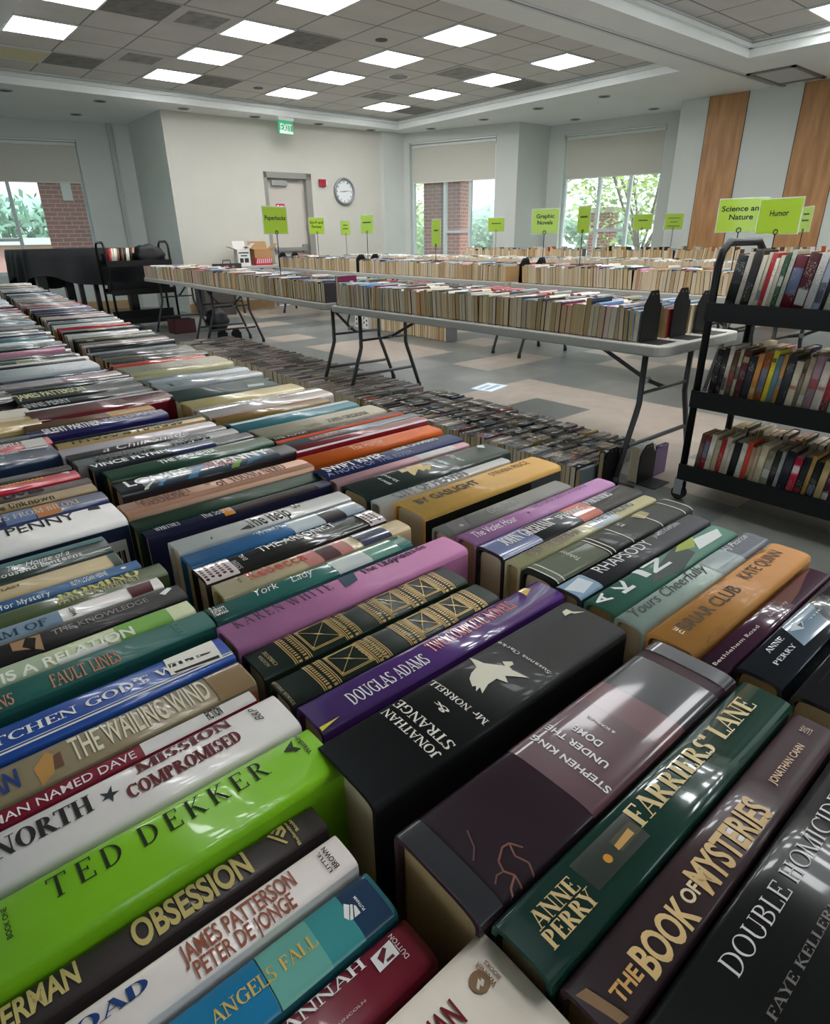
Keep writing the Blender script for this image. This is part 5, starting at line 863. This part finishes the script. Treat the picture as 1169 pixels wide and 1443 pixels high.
top = [('1c2022', .045), ('b9b0a4', .02), ('2a2420', .03), ('cfc6b4', .018), ('c9bda8', .014), ('b02a34', .018), ('d8cfc0', .014), ('bfb8a2', .014), ('1f4a34', .016), ('b8b4a4', .016), ('5a1424', .044), ('48121c', .04), ('b9b4b0', .026), ('8d95a8', .024), ('2a2624', .012), ('c9c0b0', .03), ('a82a40', .022), ('2c6a38', .028), ('3a3430', .03), ('8a8a8a', .02)]
mid = [('2c2020', .03), ('241f1f', .022), ('b8aca0', .018), ('5a4034', .02), ('b8a890', .014), ('5a2c30', .03), ('2c2e34', .03), ('b8793a', .022), ('8a4a2c', .026), ('d6c43c', .02), ('62808c', .022), ('a9793a', .016), ('303236', .03), ('cfc0a4', .026), ('7a6858', .014), ('b09c84', .022), ('8c7078', .03), ('c9bcb0', .03), ('a82430', .024), ('9cc4a4', .02)]
bot = [('6a4a40', .024), ('8e2830', .022), ('cfc4b0', .022), ('b9a98c', .022), ('b3282f', .018), ('cdbfb0', .02), ('c4b8a8', .016), ('1a1a1b', .028), ('cfc8bc', .022), ('d84a30', .018), ('c49480', .018), ('b09a80', .016), ('c2b494', .028), ('8a8470', .028), ('2a2a28', .022), ('a8a8a4', .016), ('1c2430', .036), ('b01c38', .028), ('1e2024', .026), ('b08a4a', .016), ('1c1b1c', .03), ('b39868', .026), ('48141f', .024)]
SH = lambda s: (lambda k, c: f'{c} book, {ordn(k)} from the left post on the {s} shelf of the near cart')
yc = CY-.035
for data, z, L, ln, s in ((top, .902-.045, .235, 7, 'top'), (mid, .53-.045, .235, 4.5, 'middle'), (bot, .183-.045, .20, 5, 'bottom')):
    shelf_row(CX+.012, yc-.01-math.sin(R(ln))*.0, z+.001, data, SH(s), f'books on the {s} shelf of the near cart', L, .13, R(ln))
    rn = random.Random(int(z*1000)); back = [(rn.choice(PALW), rn.choice((.018, .024, .03))) for _ in range(24)]
    shelf_row(CX+CD-.012, yc-.02, z+.001, back, (lambda s: lambda k, c: f'{c} book, {ordn(k)} along the back side of the near cart {s} shelf')(s), f'books on the back of the {s} shelf of the near cart', L-.02, .14, R(ln), True)

# far cart, turned sideways, with books on its top shelf
o2 = cart((3.50, 9.50, 0), R(90), .86, .42, (.93, .56, .17), 1.16, 'black book cart at the far end of the paperback tables beside the covered piano')
rn = random.Random(7); x = 2.70; k = 0
while x < 3.42:
    t = round(rn.uniform(.02, .036)*500)/500; k += 1; col = rn.choice(['d6c9ac', 'e2dfda', 'b3252f', '6a4a34', 'b08d5f', 'cf8fa4', '1c1b1c', 'd8cfc0'])
    m = Matrix.Translation((x, (9.515 if x < 3.0 else 9.74)+.13, .887)) @ Matrix.Rotation(R(6), 4, 'Y') @ Matrix.Rotation(R(-90), 4, 'Z') @ Matrix.Rotation(R(180), 4, 'Z') @ Matrix.Rotation(R(-90), 4, 'Y')
    book('shelf_book', .2, t, .13, col, f'{cname(col)} book, {ordn(k)} from the left on the top shelf of the far black cart', 'books on the far cart', m, False, True); x += t+.002
    if k > 40: break

# ---------------------------------------------------------------- covered piano, bags and boxes at the back
cl = mat('black_cloth', '101114', .85, noise=.2, nscale=5, bump=.1, bscale=60)
po = thing('covered_piano', 'grand piano under a black cloth beside the left window', 'piano', (1.78, 10.05, 0))
q = MB(); outl = [(0, 0), (1.5, .0), (1.5, .9), (1.1, 1.5), (.5, 1.75), (0, 1.4)]; den = []
for i in range(len(outl)):
    a, b = Vector(outl[i]), Vector(outl[(i+1) % len(outl)]); n = max(4, int((b-a).length/.07))
    den += [tuple(a+(b-a)*k/n) for k in range(n)]
n = len(den); cen = Vector((.75, .7)); rings = []
for lv, (z, off, wav) in enumerate(((1.085, -.02, 0), (1.07, .0, .0), (.98, .02, .01), (.82, .03, .022), (.66, .04, .035))):
    rg = []
    for k, p in enumerate(den):
        v = Vector(p)-cen; v.normalize(); w = wav*math.sin(k*1.15)+wav*.5*math.sin(k*.47); pz = z
        if lv == 4: pz = .62+.11*math.sin(k*.19+1.2)+.03*math.sin(k*.6)
        rg.append((p[0]+v.x*(off+w), p[1]+v.y*(off+w), pz))
    rings.append(rg)
vs = [v for g in rings for v in g]; fs = [(i*n+k, i*n+(k+1) % n, (i+1)*n+(k+1) % n, (i+1)*n+k)[::-1] for i in range(4) for k in range(n)]+[tuple(range(n))]
q.add(vs, fs, cl); q.obj('cloth_cover', po, smooth=True)
for x, y in ((.15, .15), (1.32, .15), (.75, 1.35)):
    g = MB(); g.tube([(x, y, 0), (x, y, .05)], .03, steel); g.prism([(x-.06, y-.06), (x+.06, y-.06), (x+.06, y+.06), (x-.06, y+.06)], .05, .8, mat('piano_black', '0c0c0d', .25)); g.obj('leg', po)
g = MB(); g.box(.6, .66, .1, .16, .1, .8, mat('piano_black', '0c0c0d')); g.box(.8, .86, .1, .16, .1, .8, mat('piano_black', '0c0c0d')); g.box(.58, .88, .08, .2, .1, .14, mat('piano_black', '0c0c0d')); g.obj('pedal_lyre', po)
def blob(name, loc, s, m, label, cat, seed):
    rn = random.Random(seed); bm = bmesh.new(); bmesh.ops.create_icosphere(bm, subdivisions=3, radius=1)
    for v in bm.verts:
        c = v.co; k = 1+.12*math.sin(5*c.x+seed)+.1*math.sin(7*c.y)+.08*math.sin(9*c.z+2); v.co = Vector((c.x*s[0]*k, c.y*s[1]*k, max(c.z, -.7)*s[2]*(1+.08*math.sin(8*c.x))))
    z0 = min(v.co.z for v in bm.verts)
    for v in bm.verts: v.co.z -= z0
    me = bpy.data.meshes.new(name); bm.to_mesh(me); bm.free(); me.materials.append(m)
    for p in me.polygons: p.use_smooth = True
    o = link(name, me, None, loc); tag(o, label, cat); return o
bagm = mat('bag_black', '121214', .6, bump=.2, bscale=40)
ob = blob('black_bag', (3.23, 9.60, .888), (.21, .085, .14), bagm, 'slumped black bag lying on top of the far black cart', 'bag', 3)
blob('black_bag', (3.75, 8.75, 0), (.14, .16, .17), bagm, 'small black bag on the floor beside the far black cart', 'bag', 5)
crd = mat('cardboard', 'a8855a', .85, noise=.08, nscale=20); crw = mat('white_card', 'd6d3cc', .7); ink_ = mat('print_black', '26282a', .6)
def carton(loc, rz, sx, sy, sz, m, label, flaps=True, marks=()):
    o = thing('cardboard_box', label, 'box', loc, rz); q = MB(); t = .006
    q.box(0, sx, 0, sy, 0, t, m); q.box(0, sx, 0, t, t, sz, m); q.box(0, sx, sy-t, sy, t, sz, m); q.box(0, t, t, sy-t, t, sz, m); q.box(sx-t, sx, t, sy-t, t, sz, m)
    for x0, x1, z0, z1 in marks: q.box(x0, x1, -.001, 0, z0, z1, ink_)
    q.obj('carton', o)
    if flaps:
        for pts in ([(0, 0, sz), (0, sy, sz), (-.13, sy, sz+.05), (-.13, 0, sz+.05)], [(sx, 0, sz), (sx, sy, sz), (sx+.1, sy, sz+.09), (sx+.1, 0, sz+.09)], [(0, sy, sz), (sx, sy, sz), (sx, sy+.05, sz+.13), (0, sy+.05, sz+.13)]):
            f = MB(); f.add(pts, [(0, 1, 2, 3)], m); fo = f.obj('flap', o); s = fo.modifiers.new('thick', 'SOLIDIFY'); s.thickness = .004
    return o
zb = .761
carton((5.04, 10.55, zb), R(-12), .21, .26, .26, crw, 'open white carton with black print and raised flaps on the back table', True, ((.02, .19, .195, .215), (.05, .16, .15, .168), (.03, .09, .05, .12), (.11, .18, .05, .12)))
carton((5.39, 10.62, zb), R(-4), .34, .22, .25, crd, 'open brown cardboard box on the back table beside the white carton')
gb = thing('gift_box', 'red and white diagonal striped box in front of the brown cardboard box', 'box', (5.34, 10.50, zb), R(-4)); q = MB(); q.box(0, .30, 0, .1, 0, .115, mat('gift_red', 'b8243c', .5))
for k in range(8):
    x = .01+k*.036; q.add([(x, -.001, .03), (min(x+.014, .3), -.001, .03), (min(x+.044, .3), -.001, .11), (min(x+.03, .3), -.001, .11)], [(0, 1, 2, 3)], mat('gift_white', 'e8dcd8', .5))
q.obj('box_body', gb)
tb = thing('floral_bag', 'dark tote with pink and green flower print lying at the left of the back table', 'bag', (4.55, 10.42, .66), R(-4))
low = thing('low_cabinet', 'low dark cabinet carrying the floral tote by the back wall', 'cabinet', (4.30, 10.40, 0)); MB().box(0, .52, 0, .4, 0, .655, mat('cabinet_dark', '3a332d', .6)).obj('carcass', low); MB().box(-.01, .53, -.01, .41, .64, .66, mat('cabinet_top', '4a4038', .5)).obj('top', low)
q = MB(); q.prism([(0, 0), (.46, 0), (.46, .12), (0, .12)], 0, .15, mat('tote_dark', '2c2f2a', .7))
for k in range(14):
    cx, cz = .03+(k*.137) % .4, .02+(k*.083) % .11; m = mat('tote_pink', 'c8546a', .7) if k % 2 else mat('tote_green', '7a9070', .7)
    q.add([(cx+.022*math.cos(a*.785), -.001, cz+.018*math.sin(a*.785)) for a in range(8)], [tuple(range(8))], m)
q.obj('bag_body', tb); q = MB(); q.tube([(.16, .06, .15), (.17, .06, .2), (.29, .06, .2), (.3, .06, .15)], .008, mat('tote_dark', '2c2f2a')); q.obj('handle', tb)
# bookends
be = mat('bookend_black', '0b0b0c', .45, spec=.25)
def bookend(loc, rz, h, w, label):
    o = thing('bookend', label, 'bookend', loc, rz); pr = [(0, 0), (w, 0), (w, h*.74), (w*.9, h*.74), (w*.72, h), (w*.3, h), (0, h*.74)]
    q = MB(); q.add([(x, 0, z) for x, z in pr]+[(x, -.003, z) for x, z in pr], [tuple(range(6, -1, -1)), tuple(range(7, 14))]+[(i, (i+1) % 7, 7+(i+1) % 7, 7+i) for i in range(7)], be)
    for cx in (w*.4, w*.62): q.add([(cx+.004*math.cos(a), -.0035, h*.93+.004*math.sin(a)) for a in (0, 1.05, 2.1, 3.14, 4.19, 5.24)], [tuple(range(6))], steel)
    q.obj('upright', o); q = MB(); q.box(0, w, -.10, 0, 0, .002, be); q.obj('foot_plate', o)
p = F_near.at(.045, .145); bookend((p[0], p[1], p[2]), 0, .225, .15, 'black metal bookend at the right end of the front line on the near paperback table')
p = F_near.at(.27, .125); bookend((p[0], p[1], p[2]), 0, .225, .15, 'black metal bookend behind the first one at the end of the near paperback table')
p = F_near.at(.50, .125); bookend((p[0], p[1], p[2]), 0, .2, .15, 'black metal bookend half hidden by the cart post, end of the near paperback table')
for k, (x, y, l) in enumerate(((2.56, 1.585, 'first'), (2.745, 1.50, 'second'))): bookend((x, y, .001), 0, .2, .15, f'black metal bookend on the floor, near end of the floor books, {l} from the left')
F0 = Frame((2.5, 1.45), (2.52, 2), .001)
for k, (x, y, col, T_, L_, W_, l) in enumerate(((2.565, 1.588, '1c1b1c', .03, .15, .19, 'tall black book on the floor at the near end of the floor books'), (2.75, 1.505, 'd8d6d2', .05, .15, .19, 'white spined book on the floor between the black bookends'), (2.905, 1.50, '57307a', .026, .12, .16, 'purple book standing on the floor beside the black bookends'), (2.905, 1.53, 'e2dfda', .014, .12, .15, 'thin white book on the floor next to the purple one'))):
    book('floor_book', L_, T_, W_, col, l, None, up(x, y, .001), True, False)
for k, (x, y) in enumerate(((3.13, 7.36), (3.28, 7.30))): bookend((x, y, .001), 0, .19, .13, f'black bookend standing on the floor under the middle paperback table, {("left", "right")[k]} of two')
for k, F in enumerate(F2[1:]):
    for dx, nm in ((.05, 'front'), (.28, 'second')):
        p = F.at(dx, F.L-.085); bookend(p, F.rz, .23, .17, f'black bookend closing the {nm} line at the left end of the {ordn(k+2)} second row table')
mb_ = MB(); L_, T_, W_ = .17, .034, .205; mcv = mat('maroon_cover', '6b2040', .4, spec=.3); jacket(mb_, L_, T_, W_, .004, mcv, .002); vs, fs = text2d('S', 'bold'); mb_.add([(.10+x*.045, -.0006, .10+z*.07) for x, z in vs], fs, mat('cover_letter', 'd8b8c4', .5))
p = F_near.at(.05, 2.665); o = mb_.obj('hardcover_book', None, p, F_near.rz); tag(o, 'tall maroon book with a big pale S, left end of the near paperback table', 'book'); q = MB(); pages(q, L_, T_, W_, .004, PAPER, .002); q.obj('page_block', o)
# floor things under the second row
FU = Frame((5.25, 5.6), (5.38, 7.9), .001)
row_single(FU, .0, 0, 1.6, lambda k, c: f'{c} book on the floor under the second row of tables, {ordn(k)} from the right', 'books on the floor under the second row', 97, L=(.16, .18), Wd=(.16, .2), T=(.026, .05))
gb2 = thing('dotted_box', 'white box with black dots and red lid on the floor under the second row', 'box', (5.28, 7.22, 0), FU.rz); q = MB(); q.box(0, .2, 0, .34, 0, .22, mat('dot_white', 'd8d4d0', .6))
for i in range(5):
    for j in range(3): cy, cz = .04+i*.065, .05+j*.06+(i % 2)*.03; q.add([(-.001, cy+.018*math.cos(a*.785), cz+.018*math.sin(a*.785)) for a in range(8)], [tuple(range(8))[::-1]], can)
q.obj('box_body', gb2); q = MB(); q.box(-.006, .206, -.006, .346, .2, .26, mat('lid_red', 'a8323c', .5)); q.obj('lid', gb2)
q = MB(); q.box(0, .28, 0, .2, 0, .0015, mat('paper_sheet', 'cfdde6', .6)); q.box(.03, .25, .05, .09, .0015, .0018, mat('sheet_print', '8fa6b8', .6)); q.box(.03, .2, .12, .15, .0015, .0018, mat('sheet_print', '8fa6b8')); tag(q.obj('paper_sheet', None, (3.72, 3.42, 0), R(12)), 'pale blue printed sheet lying on the floor beyond the floor books', 'paper')
rb = thing('red_crate', 'dark red crate on the floor at the far end of the floor books', 'crate', (3.12, 8.72, 0), R(3)); q = MB(); crm = mat('crate_red', '4a1620', .5)
q.box(0, .3, 0, .22, 0, .012, crm); q.box(0, .3, 0, .012, 0, .18, crm); q.box(0, .3, .208, .22, 0, .18, crm); q.box(0, .012, 0, .22, 0, .18, crm); q.box(.288, .3, 0, .22, 0, .18, crm); q.obj('crate_body', rb)

# ---------------------------------------------------------------- green topic signs
SG = mat('sign_green', 'a0c02c', .3, coat=.6); SGD = mat('sign_green_dull', '9cba2e', .4); ACR = mat('acrylic', 'dfe9d8', .08, alpha=.45); WIRE = mat('sign_wire', '141414', .35, metal=.5); TXT = mat('sign_text', '1c2410', .5)
def sign(x, y, zc, az, th, lines, label, zt, w=.28, h=.216, mark=False, m=SG, style='bold'):
    """acrylic sign holder on a wire stem; text reads along local +x, faces local -y"""
    a = R(az); r = Vector((math.sin(a), -math.cos(a))); t = R(th); r = Vector((r.x*math.cos(t)-r.y*math.sin(t), r.x*math.sin(t)+r.y*math.cos(t)))
    o = thing('topic_sign', label, 'sign', (x, y, zt), math.atan2(r.y, r.x), None); z0 = zc-h/2-zt
    q = MB(); q.box(-w/2-.008, w/2+.008, 0, .003, z0-.006, z0+h+.008, ACR); q.obj('acrylic_holder', o)
    q = MB(); q.box(-w/2, w/2, -.0015, -.0003, z0, z0+h, m)
    n = len(lines)
    for k, s in enumerate(lines):
        cz = z0+h*(.60 if n == 1 else .72-.26*k); hh = .036 if n < 3 else .022
        if mark: ww = w*s; q.box(-ww/2, ww/2, -.0022, -.0016, cz-hh*.2, cz+hh*.2, TXT); continue
        vs, fs = text2d(s, style); ww = min(w*.88, .027*len(s)); q.add([(-ww/2+px*ww, -.0024, cz-hh/2+pz*hh) for px, pz in vs], fs, TXT)
    q.obj('green_card', o)
    q = MB(); q.tube([(0, -.004, .0), (0, -.004, z0-.008)], .004, WIRE); q.tube([(.016*math.cos(k*.5236), -.004, z0+.01+.016*math.sin(k*.5236)) for k in range(12)], .003, WIRE, 6, True); q.tube([(.07*math.cos(k*.5236), .07*math.sin(k*.5236)-.004, .003) for k in range(12)], .003, WIRE, 6, True); q.tube([(0, -.004, .003), (.07, -.004, .003)], .003, WIRE); q.obj('wire_stand', o)
tz = .71; t2_ = .736
sign(3.01, 5.46, 1.325, 61.2, 48, ['Paperbacks'], 'green sign reading Paperbacks on a thin wire stand on the front tables', tz+.15, .31)
sign(5.59, 8.87, 1.349, 57.8, 37, ['Sci-Fi and', 'Fantasy'], 'dull green two line sign left of centre on the second row, before the door', t2_+.16, m=SGD)
sign(6.9, 10.0, 1.335, 56.6, 55, [.5, .6], 'narrow green sign just right of the two line sign, farther back', .892, mark=True)
sign(5.38, 7.29, 1.337, 53.6, -55, [.7], 'shiny green sign turned aside below the wall clock', t2_+.16, mark=True)
sign(5.30, 5.83, 1.211, 47.5, -62, [.5], 'tall narrow green sign before the middle window', t2_+.16, .216, .28, True)
sign(9.0, 8.3, 1.355, 42.9, 8, [.6], 'small far green sign below the middle window at its right', .736, mark=True, m=SGD)
sign(5.30, 4.24, 1.295, 38.7, -24, ['Graphic', 'Novels'], 'green sign reading Graphic Novels left of the far window', t2_+.16)
sign(5.19, 3.71, 1.297, 35.5, -68, [.6], 'green sign seen nearly edge on before the far window', t2_+.16, mark=True)
sign(9.75, 5.85, 1.345, 30.9, 8, [.5], 'small dull green sign before the right pane of the far window', .736, mark=True, m=SGD)
sign(9.85, 5.38, 1.34, 28.7, 20, [.7, .4, .7], 'small green three line sign beside the right edge of the far window', .736, mark=True, m=SGD)
sign(5.05, 2.24, 1.284, 23.9, -14, ['Science and', 'Nature'], 'bright green sign reading Science and Nature behind the near cart', t2_+.16, .32)
sign(4.95, 1.94, 1.268, 21.4, -33, ['Humor'], 'bright green sign reading Humor overlapping the science sign', t2_+.16, .30)
sign(7.2, 2.57, 1.278, 19.7, -70, [.5, .6], 'pale green sign half hidden behind the Humor sign', .736, mark=True)
